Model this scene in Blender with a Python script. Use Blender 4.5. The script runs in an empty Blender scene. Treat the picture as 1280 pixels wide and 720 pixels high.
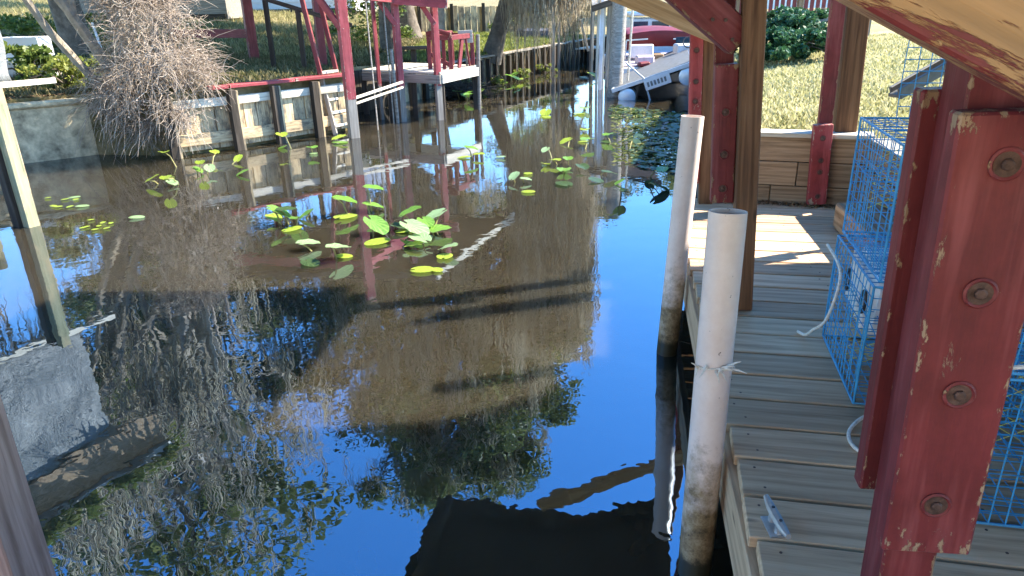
import bpy, bmesh, math, random
import numpy as np
from mathutils import Vector, Matrix, Quaternion, noise
from mathutils.geometry import delaunay_2d_cdt
R = math.radians
rnd = random.Random(7)
rng = np.random.default_rng(7)
scene = bpy.context.scene
COL = scene.collection

# ------------------------------------------------------------------ camera, sky, sun, exposure
CAMZ = 1.87
cam_d = bpy.data.cameras.new('camera'); cam = bpy.data.objects.new('camera', cam_d); COL.objects.link(cam)
cam_d.sensor_width = 36; cam_d.lens = 900 / 1280 * 36; cam_d.clip_start = .05; cam_d.clip_end = 600
p_, r_ = R(22), R(-1.3)
F = Vector((0, math.cos(p_), -math.sin(p_))); R0 = Vector((1, 0, 0)); U0 = Vector((0, math.sin(p_), math.cos(p_)))
RR = R0 * math.cos(r_) + U0 * math.sin(r_); UU = U0 * math.cos(r_) - R0 * math.sin(r_)
m = Matrix((RR, UU, -F)).transposed().to_4x4(); m.translation = Vector((0, 0, CAMZ)); cam.matrix_world = m
scene.camera = cam

SUN = Vector((1.0, .30, 1.0)).normalized()
w = bpy.data.worlds.new('World'); scene.world = w; w.use_nodes = True
nt = w.node_tree; bg = nt.nodes['Background']; sky = nt.nodes.new('ShaderNodeTexSky')
sky.sky_type = 'NISHITA'; sky.sun_disc = False; sky.sun_elevation = math.asin(SUN.z); sky.sun_rotation = math.atan2(SUN.x, SUN.y)
sky.air_density = 1.0; sky.dust_density = .0; sky.ozone_density = 2.0
hs = nt.nodes.new('ShaderNodeHueSaturation'); hs.inputs['Saturation'].default_value = 1.3
nt.links.new(sky.outputs[0], hs.inputs['Color']); nt.links.new(hs.outputs[0], bg.inputs[0]); bg.inputs[1].default_value = .15
sd = bpy.data.lights.new('sun', 'SUN'); sd.energy = 4.3; sd.angle = R(.55); sd.color = (1, .90, .74)
so = bpy.data.objects.new('sun', sd); COL.objects.link(so); so.rotation_euler = SUN.to_track_quat('Z', 'Y').to_euler()
vs = scene.view_settings; vs.view_transform = 'Standard'; vs.look = 'None'; vs.gamma = 1; vs.use_curve_mapping = False
vs.exposure = 2.4

# ------------------------------------------------------------------ materials
def mat(name, rough=.7, spec=.3):
    mt = bpy.data.materials.new(name); mt.use_nodes = True
    b = mt.node_tree.nodes['Principled BSDF']; b.inputs['Roughness'].default_value = rough
    b.inputs['Specular IOR Level'].default_value = spec
    return mt, mt.node_tree, b
def N(t, typ, **kw):
    n = t.nodes.new(typ)
    for k, v in kw.items():
        if k in n.inputs: n.inputs[k].default_value = v
        else: setattr(n, k, v)
    return n
def ramp(t, fac, stops):
    r = t.nodes.new('ShaderNodeValToRGB'); e = r.color_ramp.elements
    e[0].position, e[0].color = stops[0][0], (*stops[0][1], 1)
    e[1].position, e[1].color = stops[-1][0], (*stops[-1][1], 1)
    for p, c in stops[1:-1]:
        k = e.new(p); k.color = (*c, 1)
    t.links.new(fac, r.inputs[0]); return r.outputs[0]
def coords(t, scale=(1, 1, 1), kind='Object', rand=True):
    tc = N(t, 'ShaderNodeTexCoord'); mp = N(t, 'ShaderNodeMapping'); mp.inputs['Scale'].default_value = scale
    t.links.new(tc.outputs[kind], mp.inputs[0])
    if rand:
        oi = N(t, 'ShaderNodeObjectInfo'); mu = N(t, 'ShaderNodeMath', operation='MULTIPLY'); mu.inputs[1].default_value = 37.0
        t.links.new(oi.outputs['Random'], mu.inputs[0]); t.links.new(mu.outputs[0], mp.inputs['Location'])
    return mp.outputs[0]
def mixc(t, fac, a, b, mode='MIX'):
    n = N(t, 'ShaderNodeMix', data_type='RGBA', blend_type=mode)
    if isinstance(fac, (int, float)): n.inputs[0].default_value = fac
    else: t.links.new(fac, n.inputs[0])
    for i, v in ((6, a), (7, b)):
        if isinstance(v, tuple): n.inputs[i].default_value = (*v, 1)
        else: t.links.new(v, n.inputs[i])
    return n.outputs[2]
def noise_tex(t, vec, scale, detail=4, rough=.6, dist=0):
    n = N(t, 'ShaderNodeTexNoise'); n.inputs['Scale'].default_value = scale; n.inputs['Detail'].default_value = detail
    n.inputs['Roughness'].default_value = rough; n.inputs['Distortion'].default_value = dist
    t.links.new(vec, n.inputs['Vector']); return n.outputs[0]
def bump(t, b, h, strength=.3, dist=.01):
    n = N(t, 'ShaderNodeBump'); n.inputs['Strength'].default_value = strength; n.inputs['Distance'].default_value = dist
    t.links.new(h, n.inputs['Height']); t.links.new(n.outputs[0], b.inputs['Normal'])
def wood(name, dark, mid, light, rough=.75, rings=True, var=.35, blotch=None, gs=1.0, ringmix=.55):
    """grain runs along local X of each plank"""
    mt, t, b = mat(name, rough, .25)
    v = coords(t, (1.2 * gs, 22 * gs, 22 * gs)); g = noise_tex(t, v, 1.6, 6, .65, .6)
    c = ramp(t, g, [(.28, dark), (.5, mid), (.72, light)])
    if rings:
        v2 = coords(t, (.55 * gs, 7 * gs, 7 * gs)); wv = N(t, 'ShaderNodeTexWave', wave_type='RINGS', rings_direction='X')
        wv.inputs['Scale'].default_value = 1.1; wv.inputs['Distortion'].default_value = 5; wv.inputs['Detail'].default_value = 2.5
        wv.inputs['Detail Scale'].default_value = .9
        t.links.new(v2, wv.inputs[0]); rc = ramp(t, wv.outputs[0], [(.0, (.55, .5, .45)), (.35, (1, 1, 1)), (1, (1, 1, 1))])
        c = mixc(t, ringmix, c, mixc(t, 1.0, c, rc, 'MULTIPLY'))
    v3 = coords(t, (1.5, 6, 6)); kn = N(t, 'ShaderNodeTexVoronoi'); kn.inputs['Scale'].default_value = 1.3; t.links.new(v3, kn.inputs['Vector'])
    kr = ramp(t, kn.outputs[0], [(.03, (0, 0, 0)), (.09, (1, 1, 1))])
    kn2 = N(t, 'ShaderNodeMix', data_type='RGBA', blend_type='MULTIPLY'); kn2.inputs[0].default_value = .6
    t.links.new(c, kn2.inputs[6]); t.links.new(kr, kn2.inputs[7]); c = kn2.outputs[2]
    if blotch:
        bm_ = noise_tex(t, coords(t, (2, 5, 5)), 1.5, 5, .7); f = ramp(t, bm_, [(.48, (0, 0, 0)), (.62, (1, 1, 1))])
        c = mixc(t, f, c, blotch)
    oi = N(t, 'ShaderNodeObjectInfo'); mr = N(t, 'ShaderNodeMapRange'); mr.inputs[3].default_value = 1 - var; mr.inputs[4].default_value = 1 + var * .5
    t.links.new(oi.outputs['Random'], mr.inputs[0]); hs = N(t, 'ShaderNodeHueSaturation'); t.links.new(mr.outputs[0], hs.inputs['Value']); t.links.new(c, hs.inputs['Color'])
    t.links.new(hs.outputs[0], b.inputs['Base Color']); bump(t, b, g, .35, .004)
    return mt
def paint(name, col, under, wear=.6, rough=.55, scale=6):
    mt, t, b = mat(name, rough, .35)
    v = coords(t, (1, 1, 1)); tone = noise_tex(t, v, 9, 5, .65)
    c = ramp(t, tone, [(.3, tuple(x * .72 for x in col)), (.7, tuple(min(1, x * 1.15) for x in col))])
    vs_ = coords(t, (.35, 1.5, 1.5)); ch = noise_tex(t, vs_, scale, 9, .78, .5)
    f = ramp(t, ch, [(wear, (0, 0, 0)), (wear + .025, (1, 1, 1))])
    g = noise_tex(t, coords(t, (1.2, 26, 26)), 1.6, 5, .6); uc = ramp(t, g, [(.3, tuple(x * .6 for x in under)), (.7, under)])
    tg = N(t, 'ShaderNodeTexCoord'); sp = N(t, 'ShaderNodeSeparateXYZ'); t.links.new(tg.outputs['Generated'], sp.inputs[0]); es = []
    for k_ in (0, 1, 2):
        q1 = N(t, 'ShaderNodeMath', operation='SUBTRACT'); t.links.new(sp.outputs[k_], q1.inputs[0]); q1.inputs[1].default_value = .5
        q2 = N(t, 'ShaderNodeMath', operation='ABSOLUTE'); t.links.new(q1.outputs[0], q2.inputs[0]); es.append(q2.outputs[0])
    e12 = N(t, 'ShaderNodeMath', operation='MINIMUM'); t.links.new(es[1], e12.inputs[0]); t.links.new(es[2], e12.inputs[1])
    e3 = N(t, 'ShaderNodeMath', operation='MAXIMUM'); t.links.new(e12.outputs[0], e3.inputs[0]); sx2 = N(t, 'ShaderNodeMath', operation='MULTIPLY_ADD'); t.links.new(es[0], sx2.inputs[0]); sx2.inputs[1].default_value = 1.0; sx2.inputs[2].default_value = -.012; t.links.new(sx2.outputs[0], e3.inputs[1])
    em = N(t, 'ShaderNodeMapRange'); em.inputs[1].default_value = .36; em.inputs[2].default_value = .5; em.inputs[3].default_value = 0; em.inputs[4].default_value = .21; t.links.new(e3.outputs[0], em.inputs[0])
    cn = noise_tex(t, coords(t, (.6, 1.4, 1.4)), 28, 6, .75); sm_ = N(t, 'ShaderNodeMath', operation='ADD'); t.links.new(cn, sm_.inputs[0]); t.links.new(em.outputs[0], sm_.inputs[1])
    f2 = ramp(t, sm_.outputs[0], [(.70, (0, 0, 0)), (.73, (1, 1, 1))]); fm = N(t, 'ShaderNodeMath', operation='MAXIMUM'); t.links.new(f, fm.inputs[0]); t.links.new(f2, fm.inputs[1]); f = fm.outputs[0]
    gr = noise_tex(t, coords(t, (.5, 2, 2)), 4, 6, .7); gf = ramp(t, gr, [(.35, (.62, .60, .60)), (.6, (1, 1, 1))]); c = mixc(t, .8, c, gf, 'MULTIPLY')
    fade = noise_tex(t, coords(t, (.25, 3, 3)), 5, 4, .7); ff_ = ramp(t, fade, [(.5, (0, 0, 0)), (.85, (1, 1, 1))]); c = mixc(t, ff_, c, tuple(min(1, x * 1.5 + .05) for x in col))
    c = mixc(t, f, c, uc); t.links.new(c, b.inputs['Base Color'])
    h = N(t, 'ShaderNodeMath', operation='MULTIPLY_ADD'); t.links.new(f, h.inputs[0]); h.inputs[1].default_value = -1.2; t.links.new(g, h.inputs[2])
    bump(t, b, h.outputs[0], .6, .004); return mt
def plain(name, col, rough=.6, metal=0, var=.2, scale=12, spec=.4, bmp=0):
    mt, t, b = mat(name, rough, spec); b.inputs['Metallic'].default_value = metal
    n = noise_tex(t, coords(t), scale, 5, .65)
    c = ramp(t, n, [(.3, tuple(x * (1 - var) for x in col)), (.7, tuple(min(1, x * (1 + var)) for x in col))])
    t.links.new(c, b.inputs['Base Color'])
    if bmp: bump(t, b, n, bmp, .01)
    return mt
def foliage(name, cols, trans=.35, rough=.5, scale=3.0, spec=.3):
    mt, t, b = mat(name, rough, spec)
    geo = N(t, 'ShaderNodeNewGeometry'); n = noise_tex(t, coords(t, (1, 1, 1)), scale, 3, .7)
    ad = N(t, 'ShaderNodeMath', operation='ADD'); t.links.new(geo.outputs['Random Per Island'], ad.inputs[0]); t.links.new(n, ad.inputs[1])
    dv = N(t, 'ShaderNodeMath', operation='MULTIPLY'); dv.inputs[1].default_value = .5; t.links.new(ad.outputs[0], dv.inputs[0])
    k = len(cols); c = ramp(t, dv.outputs[0], [(.2 + .6 * i / (k - 1), cols[i]) for i in range(k)])
    t.links.new(c, b.inputs['Base Color'])
    tr = N(t, 'ShaderNodeBsdfTranslucent'); t.links.new(c, tr.inputs[0]); mx = N(t, 'ShaderNodeMixShader'); mx.inputs[0].default_value = trans
    t.links.new(b.outputs[0], mx.inputs[1]); t.links.new(tr.outputs[0], mx.inputs[2]); t.links.new(mx.outputs[0], t.nodes['Material Output'].inputs[0])
    return mt
M = {}
M['deck'] = wood('deck_wood', (.34, .225, .14), (.55, .385, .245), (.68, .50, .335), .8, var=.38, ringmix=.3)
M['treated'] = wood('treated_wood', (.085, .040, .022), (.185, .095, .05), (.25, .14, .075), .7, var=.15)
M['brace_wood'] = wood('brace_wood', (.26, .15, .07), (.42, .28, .15), (.52, .37, .21), .7, var=.05, gs=.9)
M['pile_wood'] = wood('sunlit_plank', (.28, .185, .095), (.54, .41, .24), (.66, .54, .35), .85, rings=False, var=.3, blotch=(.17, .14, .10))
M['green_wood'] = wood('algae_post', (.13, .135, .08), (.27, .275, .17), (.36, .36, .24), .85, rings=False, var=.15, blotch=(.40, .33, .20))
M['pink_wood'] = wood('pinkish_wood', (.24, .15, .12), (.42, .28, .23), (.52, .37, .31), .85, var=.1)
M['grey_wood'] = wood('grey_wood', (.12, .105, .085), (.26, .235, .20), (.40, .37, .32), .85, rings=False, var=.35)
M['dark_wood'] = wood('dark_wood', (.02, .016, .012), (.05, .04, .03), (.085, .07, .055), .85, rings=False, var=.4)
M['white_wood'] = wood('bleached_wood', (.30, .27, .21), (.53, .48, .39), (.67, .62, .52), .8, rings=False, var=.15)
M['wall_wood'] = wood('wall_timber', (.12, .075, .045), (.27, .185, .115), (.38, .27, .175), .8, var=.25)
M['red'] = paint('red_paint', (.175, .027, .031), (.34, .22, .13), .66)
M['red_worn'] = paint('red_paint_worn', (.185, .029, .034), (.42, .29, .19), .605)
M['red_brace'] = paint('red_paint_on_pine', (.19, .036, .038), (.50, .30, .14), .43, scale=2.6)
M['red_sun'] = paint('red_paint_sunlit', (.30, .046, .052), (.45, .36, .28), .64)  # brighter copy of the red paint, sunlight put into its colour
M['maroon'] = plain('maroon_vinyl', (.125, .010, .016), .5, var=.3, scale=4)
M['metal'] = plain('galvanised', (.42, .44, .46), .45, .7, .25, 20)
M['bolt'] = plain('rusty_bolt', (.10, .06, .05), .6, .4, .5, 60, bmp=.4)
M['alu'] = plain('aluminium', (.50, .54, .58), .4, .5, .15, 5)
M['blue'] = plain('blue_vinyl_wire', (.045, .29, .56), .45, var=.2, scale=20)
M['yellow'] = plain('yellow_twine', (.62, .56, .12), .7, var=.2)
M['rope'] = plain('white_rope', (.66, .63, .58), .8, var=.25, scale=80, bmp=.4)
M['plastic'] = plain('white_plastic', (.72, .73, .74), .4, var=.08, scale=6)
M['black'] = plain('black_plastic', (.025, .026, .03), .5, var=.3)
M['grey_plastic'] = plain('grey_plastic', (.11, .115, .12), .6, var=.3)
M['boat_white'] = plain('boat_white', (.62, .62, .64), .4, var=.12)
M['boat_pink'] = plain('faded_vinyl', (.55, .46, .50), .6, var=.2)
M['glass'] = plain('dark_glass', (.02, .045, .07), .08, var=.3, spec=.6)
M['concrete'] = plain('sun_mottled_concrete', (.52, .44, .29), .9, var=.65, scale=6, bmp=.5)  # warm tone and strong mottling imitate speckled sun on the seawall
M['house'] = plain('house_siding', (.72, .72, .70), .7, var=.08, scale=2)
M['cream'] = plain('cream_bounce_siding', (.80, .64, .44), .8, var=.06, scale=2)  # warm tone chosen for the light it bounces onto the dock
M['sand'] = plain('sandy_bounce_ground', (.58, .45, .30), .95, var=.2, scale=3)
M['navy'] = plain('navy_tarp', (.012, .025, .07), .6, var=.4, scale=5)
M['tin'] = plain('roof_metal', (.34, .35, .36), .5, .3, .25, 3)
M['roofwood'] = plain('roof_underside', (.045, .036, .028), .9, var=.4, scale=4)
M['bark'] = plain('bark', (.12, .10, .08), .95, var=.5, scale=9, bmp=.8)
M['pale_bark'] = plain('pale_bark', (.30, .255, .20), .9, var=.4, scale=9, bmp=.5)
M['twig'] = foliage('dead_twig', [(.19, .145, .11), (.36, .29, .23), (.52, .44, .36)], .1, .9)
M['moss'] = foliage('spanish_moss', [(.30, .25, .175), (.50, .435, .32), (.66, .59, .46)], .45, .95, 1.0, .1)
M['oak'] = foliage('oak_leaf', [(.06, .075, .022), (.14, .165, .055), (.23, .25, .095)], .4, .5, .6)
M['bush'] = foliage('bush_leaf', [(.03, .06, .015), (.09, .14, .03), (.20, .24, .05)], .35, .5, 1.5)
M['lime'] = foliage('lime_leaf', [(.08, .11, .02), (.20, .24, .05), (.34, .35, .09)], .4, .5, 2)
M['ivy'] = foliage('ivy_leaf', [(.012, .04, .016), (.035, .10, .04), (.08, .17, .07)], .25, .45, 2)
M['palm'] = foliage('palm_leaf', [(.12, .20, .03), (.30, .36, .05)], .4, .5, 2)
M['fern'] = foliage('fern_leaf', [(.06, .09, .02), (.16, .19, .05), (.30, .28, .12)], .35, .7, 2)
M['dead_leaf'] = foliage('dead_leaf', [(.08, .05, .03), (.20, .13, .07), (.34, .24, .14)], .2, .9, 3)
M['lawn_blade'] = foliage('dry_grass', [(.20, .20, .07), (.38, .36, .17), (.54, .49, .30)], .4, .7, .9)
M['slope_blade'] = foliage('slope_grass', [(.14, .15, .05), (.30, .27, .12), (.42, .36, .20)], .35, .8, .5)
M['bank_blade'] = foliage('bank_grass', [(.045, .06, .02), (.13, .125, .05), (.28, .23, .125)], .35, .7, .35)
def lily_mat(name, c1, c2, rough):
    mt, t, b = mat(name, rough, .45); n = noise_tex(t, coords(t), 9, 4, .6); c = ramp(t, n, [(.3, c1), (.7, c2)])
    mpv = N(t, 'ShaderNodeMapping'); mpv.inputs['Location'].default_value = (.33, 0, 0); tcv = N(t, 'ShaderNodeTexCoord'); t.links.new(tcv.outputs['Object'], mpv.inputs[0])
    gv = N(t, 'ShaderNodeTexGradient', gradient_type='RADIAL'); t.links.new(mpv.outputs[0], gv.inputs[0]); mv = N(t, 'ShaderNodeMath', operation='PINGPONG'); mv.inputs[1].default_value = .022; t.links.new(gv.outputs[0], mv.inputs[0])
    vf = ramp(t, mv.outputs[0], [(.001, (1, 1, 1)), (.005, (0, 0, 0))]); c = mixc(t, vf, c, tuple(min(1, x * 1.6 + .03) for x in c2))
    bn_ = noise_tex(t, coords(t), 5, 6, .7); bf_ = ramp(t, bn_, [(.66, (0, 0, 0)), (.70, (1, 1, 1))]); c = mixc(t, bf_, c, (.16, .11, .04))
    t.links.new(c, b.inputs['Base Color'])
    tr = N(t, 'ShaderNodeBsdfTranslucent'); t.links.new(c, tr.inputs[0]); mx = N(t, 'ShaderNodeMixShader'); mx.inputs[0].default_value = .4
    t.links.new(b.outputs[0], mx.inputs[1]); t.links.new(tr.outputs[0], mx.inputs[2]); t.links.new(mx.outputs[0], t.nodes['Material Output'].inputs[0]); return mt
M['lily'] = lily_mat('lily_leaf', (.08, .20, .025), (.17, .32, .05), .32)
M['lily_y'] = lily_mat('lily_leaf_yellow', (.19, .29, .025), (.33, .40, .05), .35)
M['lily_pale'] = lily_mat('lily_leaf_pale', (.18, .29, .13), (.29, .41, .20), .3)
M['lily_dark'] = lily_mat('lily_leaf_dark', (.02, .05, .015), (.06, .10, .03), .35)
M['stem'] = plain('lily_stem', (.22, .20, .07), .6, var=.3)
def ground_mat(name, cols, scale):
    mt, t, b = mat(name, .95, .1); v = coords(t, rand=False); n1 = noise_tex(t, v, scale, 8, .7); n2 = noise_tex(t, v, scale * 14, 4, .7)
    a = N(t, 'ShaderNodeMath', operation='MULTIPLY_ADD'); t.links.new(n2, a.inputs[0]); a.inputs[1].default_value = .5; t.links.new(n1, a.inputs[2])
    k = len(cols); c = ramp(t, a.outputs[0], [(.5 + .5 * i / (k - 1), cols[i]) for i in range(k)]); t.links.new(c, b.inputs['Base Color']); bump(t, b, n2, .8, .03); return mt
M['bank'] = ground_mat('bank_ground', [(.05, .04, .02), (.13, .11, .05), (.25, .20, .11), (.32, .27, .17)], .7)
M['lawn'] = ground_mat('lawn_ground', [(.16, .15, .06), (.29, .26, .12), (.38, .34, .20)], 1.5)
# PVC: off white, rust and slime where the tide reaches
mt, t, b = mat('pvc', .35, .45); v = coords(t, rand=True); sx = N(t, 'ShaderNodeSeparateXYZ'); tc = N(t, 'ShaderNodeTexCoord'); t.links.new(tc.outputs['Object'], sx.inputs[0])
n1 = noise_tex(t, v, 9, 7, .75); ad = N(t, 'ShaderNodeMath', operation='MULTIPLY_ADD'); t.links.new(n1, ad.inputs[0]); ad.inputs[1].default_value = 1.0; t.links.new(sx.outputs[2], ad.inputs[2])
f = ramp(t, ad.outputs[0], [(.72, (1, 1, 1)), (1.38, (0, 0, 0))]); n2 = noise_tex(t, v, 26, 6, .8)
dirt = ramp(t, n2, [(.3, (.045, .03, .018)), (.5, (.24, .17, .09)), (.7, (.42, .34, .22))])
clean = ramp(t, n1, [(.3, (.66, .53, .47)), (.7, (.78, .67, .61))])
c = mixc(t, f, clean, dirt); sp = noise_tex(t, v, 45, 3, .6); spf = ramp(t, sp, [(.70, (0, 0, 0)), (.74, (1, 1, 1))]); c = mixc(t, spf, c, (.09, .06, .045))
wl = N(t, 'ShaderNodeMath', operation='MULTIPLY_ADD'); t.links.new(n2, wl.inputs[0]); wl.inputs[1].default_value = .06; t.links.new(sx.outputs[2], wl.inputs[2])
wf = ramp(t, wl.outputs[0], [(.10, (1, 1, 1)), (.13, (0, 0, 0))]); c = mixc(t, wf, c, (.035, .032, .018)); t.links.new(c, b.inputs['Base Color'])
M['pvc'] = mt
# tarp with creases
mt, t, b = mat('grey_tarp', .55, .35); v = coords(t, rand=False); n1 = noise_tex(t, v, 2.2, 6, .7, 1.2); c = ramp(t, n1, [(.3, (.11, .115, .115)), (.6, (.20, .205, .20)), (.75, (.34, .34, .32))]); t.links.new(c, b.inputs['Base Color']); bump(t, b, n1, .8, .06)
M['tarp'] = mt
# canal water: tannin-brown body under a glossy surface with a light chop
mt, t, b = mat('canal_water', .0, .5); b.inputs['IOR'].default_value = 2.8; b.inputs['Specular Tint'].default_value = (.55, .75, 1, 1)
b.inputs['Subsurface Weight'].default_value = 1.0; b.inputs['Subsurface Radius'].default_value = (1, .8, .5); b.inputs['Subsurface Scale'].default_value = 1.1
v = coords(t, rand=False); nm = noise_tex(t, v, .8, 3, .6); c = ramp(t, nm, [(.3, (.029, .0235, .0145)), (.7, (.041, .034, .022))]); t.links.new(c, b.inputs['Base Color'])
va = coords(t, (1, 1.0, 1), rand=False); w1 = noise_tex(t, va, 5.5, 2, .5, .4); w2 = noise_tex(t, va, 1.3, 2, .5); w3 = noise_tex(t, va, 17, 1, .5, .3)
a1 = N(t, 'ShaderNodeMath', operation='MULTIPLY_ADD'); t.links.new(w2, a1.inputs[0]); a1.inputs[1].default_value = 2.2; t.links.new(w1, a1.inputs[2])
a2 = N(t, 'ShaderNodeMath', operation='MULTIPLY_ADD'); t.links.new(w3, a2.inputs[0]); a2.inputs[1].default_value = .16; t.links.new(a1.outputs[0], a2.inputs[2])
bump(t, b, a2.outputs[0], .09, .010)
M['water'] = mt

# ------------------------------------------------------------------ geometry helpers
def place(o, parent):
    COL.objects.link(o)
    if parent is not None:
        o.parent = parent
        o.matrix_local = parent_world(parent).inverted() @ o.matrix_basis.copy()
    return o
WORLD = {}
def parent_world(p): return WORLD[p.name]
def note(o, mw): WORLD[o.name] = mw.copy()
def thing(name, label, cat, loc=(0, 0, 0), group=None, kind=None):
    o = bpy.data.objects.new(name, None); COL.objects.link(o); o.empty_display_size = .1
    o.location = loc; WORLD[o.name] = Matrix.Translation(loc); o['label'] = label
    if cat: o['category'] = cat
    if group: o['group'] = group
    if kind: o['kind'] = kind
    return o
def tag(o, label, cat=None, group=None, kind=None):
    o['label'] = label
    if cat: o['category'] = cat
    if group: o['group'] = group
    if kind: o['kind'] = kind
    return o
def link_mesh(name, me, mw, parent=None):
    o = bpy.data.objects.new(name, me); COL.objects.link(o); WORLD[o.name] = mw.copy()
    if parent is not None:
        o.parent = parent; o.matrix_local = WORLD[parent.name].inverted() @ mw
    else: o.matrix_world = mw
    return o
def frame(p0, p1, up=(0, 0, 1)):
    p0, p1 = Vector(p0), Vector(p1); x = (p1 - p0).normalized(); z = Vector(up)
    if abs(x.dot(z)) > .97: z = Vector((0, 1, 0))
    y = z.cross(x).normalized(); z = x.cross(y)
    mw = Matrix((x, y, z)).transposed().to_4x4(); mw.translation = (p0 + p1) / 2
    return mw, (p1 - p0).length
def box_mesh(name, sx, sy, sz, bev=.003, seg=1):
    bm = bmesh.new(); bmesh.ops.create_cube(bm, size=1); bmesh.ops.scale(bm, vec=(sx, sy, sz), verts=bm.verts)
    if bev: bmesh.ops.bevel(bm, geom=bm.edges[:], offset=min(bev, .3 * min(sx, sy, sz)), segments=seg, affect='EDGES')
    me = bpy.data.meshes.new(name); bm.to_mesh(me); bm.free(); return me
def plank(name, p0, p1, wid, thk, material, parent=None, up=(0, 0, 1), bev=.003):
    """board from p0 to p1: wid along local y, thk along local z (up)"""
    mw, L = frame(p0, p1, up); me = box_mesh(name, L, wid, thk, bev); me.materials.append(M[material])
    return link_mesh(name, me, mw, parent)
def tube_mesh(pts, rad, n=8, cap=True):
    pts = [Vector(p) for p in pts]; V, Fc = [], []
    if not isinstance(rad, (list, tuple)): rad = [rad] * len(pts)
    prev = None
    for i, p in enumerate(pts):
        d = (pts[min(i + 1, len(pts) - 1)] - pts[max(i - 1, 0)]).normalized()
        a = d.orthogonal().normalized() if prev is None else (prev - d * prev.dot(d)).normalized()
        prev = a; b_ = d.cross(a)
        for k in range(n):
            q = 2 * math.pi * k / n; V.append(p + (a * math.cos(q) + b_ * math.sin(q)) * rad[i])
    for i in range(len(pts) - 1):
        for k in range(n):
            Fc.append((i * n + k, i * n + (k + 1) % n, (i + 1) * n + (k + 1) % n, (i + 1) * n + k))
    if cap: Fc.append(tuple(range(n))[::-1]); Fc.append(tuple(range((len(pts) - 1) * n, len(pts) * n)))
    return V, Fc
class MB:
    def __init__(s): s.v, s.f = [], []
    def add(s, V, Fc):
        o = len(s.v); s.v += [tuple(v) for v in V]; s.f += [tuple(i + o for i in f) for f in Fc]; return s
    def tube(s, pts, rad, n=8, cap=True): return s.add(*tube_mesh(pts, rad, n, cap))
    def box(s, c, size, rot=None):
        c = Vector(c); V = []
        for x in (-.5, .5):
            for y in (-.5, .5):
                for z in (-.5, .5):
                    q = Vector((x * size[0], y * size[1], z * size[2])); V.append(c + (rot @ q if rot else q))
        return s.add(V, [(0, 1, 3, 2), (4, 6, 7, 5), (0, 4, 5, 1), (2, 3, 7, 6), (0, 2, 6, 4), (1, 5, 7, 3)])
    def bar(s, p0, p1, w_, h_, up=(0, 0, 1)):
        mw, L = frame(p0, p1, up); return s.box(mw.translation, (L, w_, h_), mw.to_3x3())
    def build(s, name, material, parent=None, smooth=False, origin=None):
        o0 = Vector(origin) if origin is not None else (WORLD[parent.name].translation if parent is not None else Vector((0, 0, 0)))
        me = bpy.data.meshes.new(name); me.from_pydata([(v[0] - o0.x, v[1] - o0.y, v[2] - o0.z) for v in s.v], [], s.f)
        me.materials.append(M[material])
        if smooth:
            me.polygons.foreach_set('use_smooth', [True] * len(me.polygons))
            try: me.set_sharp_from_angle(angle=R(40))
            except Exception: pass
        me.update(); return link_mesh(name, me, Matrix.Translation(o0), parent)
def np_mesh(name, V, T, material, parent=None, origin=(0, 0, 0), smooth=False):
    V = np.asarray(V, np.float32) - np.array(origin, np.float32); T = np.asarray(T, np.int32); k = T.shape[1]
    me = bpy.data.meshes.new(name); me.vertices.add(len(V)); me.vertices.foreach_set('co', V.ravel())
    me.loops.add(T.size); me.loops.foreach_set('vertex_index', T.ravel()); me.polygons.add(len(T))
    me.polygons.foreach_set('loop_start', np.arange(0, T.size, k, dtype=np.int32))
    me.polygons.foreach_set('loop_total', np.full(len(T), k, np.int32))
    if smooth: me.polygons.foreach_set('use_smooth', np.ones(len(T), bool))
    me.materials.append(M[material]); me.update(calc_edges=True); me.validate()
    return link_mesh(name, me, Matrix.Translation(origin), parent)
def strands(P, r):
    """P [n,k,3] polylines, r [n,k] radii -> 3-sided tubes (vertices, quads)"""
    n, k, _ = P.shape; D = np.gradient(P, axis=1); D /= np.linalg.norm(D, axis=2, keepdims=True) + 1e-9
    ref = np.where(np.abs(D[..., 2:3]) > .9, np.array([1., 0, 0]), np.array([0, 0, 1.])); A = np.cross(D, ref); A /= np.linalg.norm(A, axis=2, keepdims=True) + 1e-9
    B = np.cross(D, A); V = np.stack([P + (A * math.cos(q) + B * math.sin(q)) * r[..., None] for q in (0, 2.094, 4.189)], axis=2)
    idx = np.arange(n * k * 3).reshape(n, k, 3); a = idx[:, :-1]; b_ = idx[:, 1:]; Q = []
    for j in range(3):
        j2 = (j + 1) % 3; Q.append(np.stack([a[..., j], a[..., j2], b_[..., j2], b_[..., j]], axis=-1).reshape(-1, 4))
    return V.reshape(-1, 3), np.concatenate(Q)
def leafquads(Cn, size, flat=0., aspect=.5):
    """diamond leaves at centres with random directions"""
    n = len(Cn); d = rng.normal(size=(n, 3)); d[:, 2] *= (1 - flat); d /= np.linalg.norm(d, axis=1, keepdims=True)
    e = rng.normal(size=(n, 3)); e = np.cross(d, e); e /= np.linalg.norm(e, axis=1, keepdims=True) + 1e-9
    s = (size * (0.6 + .8 * rng.random(n)))[:, None]
    V = np.stack([Cn - d * s * .5, Cn + e * s * aspect * .5, Cn + d * s * .5, Cn - e * s * aspect * .5], 1).reshape(-1, 3)
    return V, np.arange(n * 4).reshape(n, 4)

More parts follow.
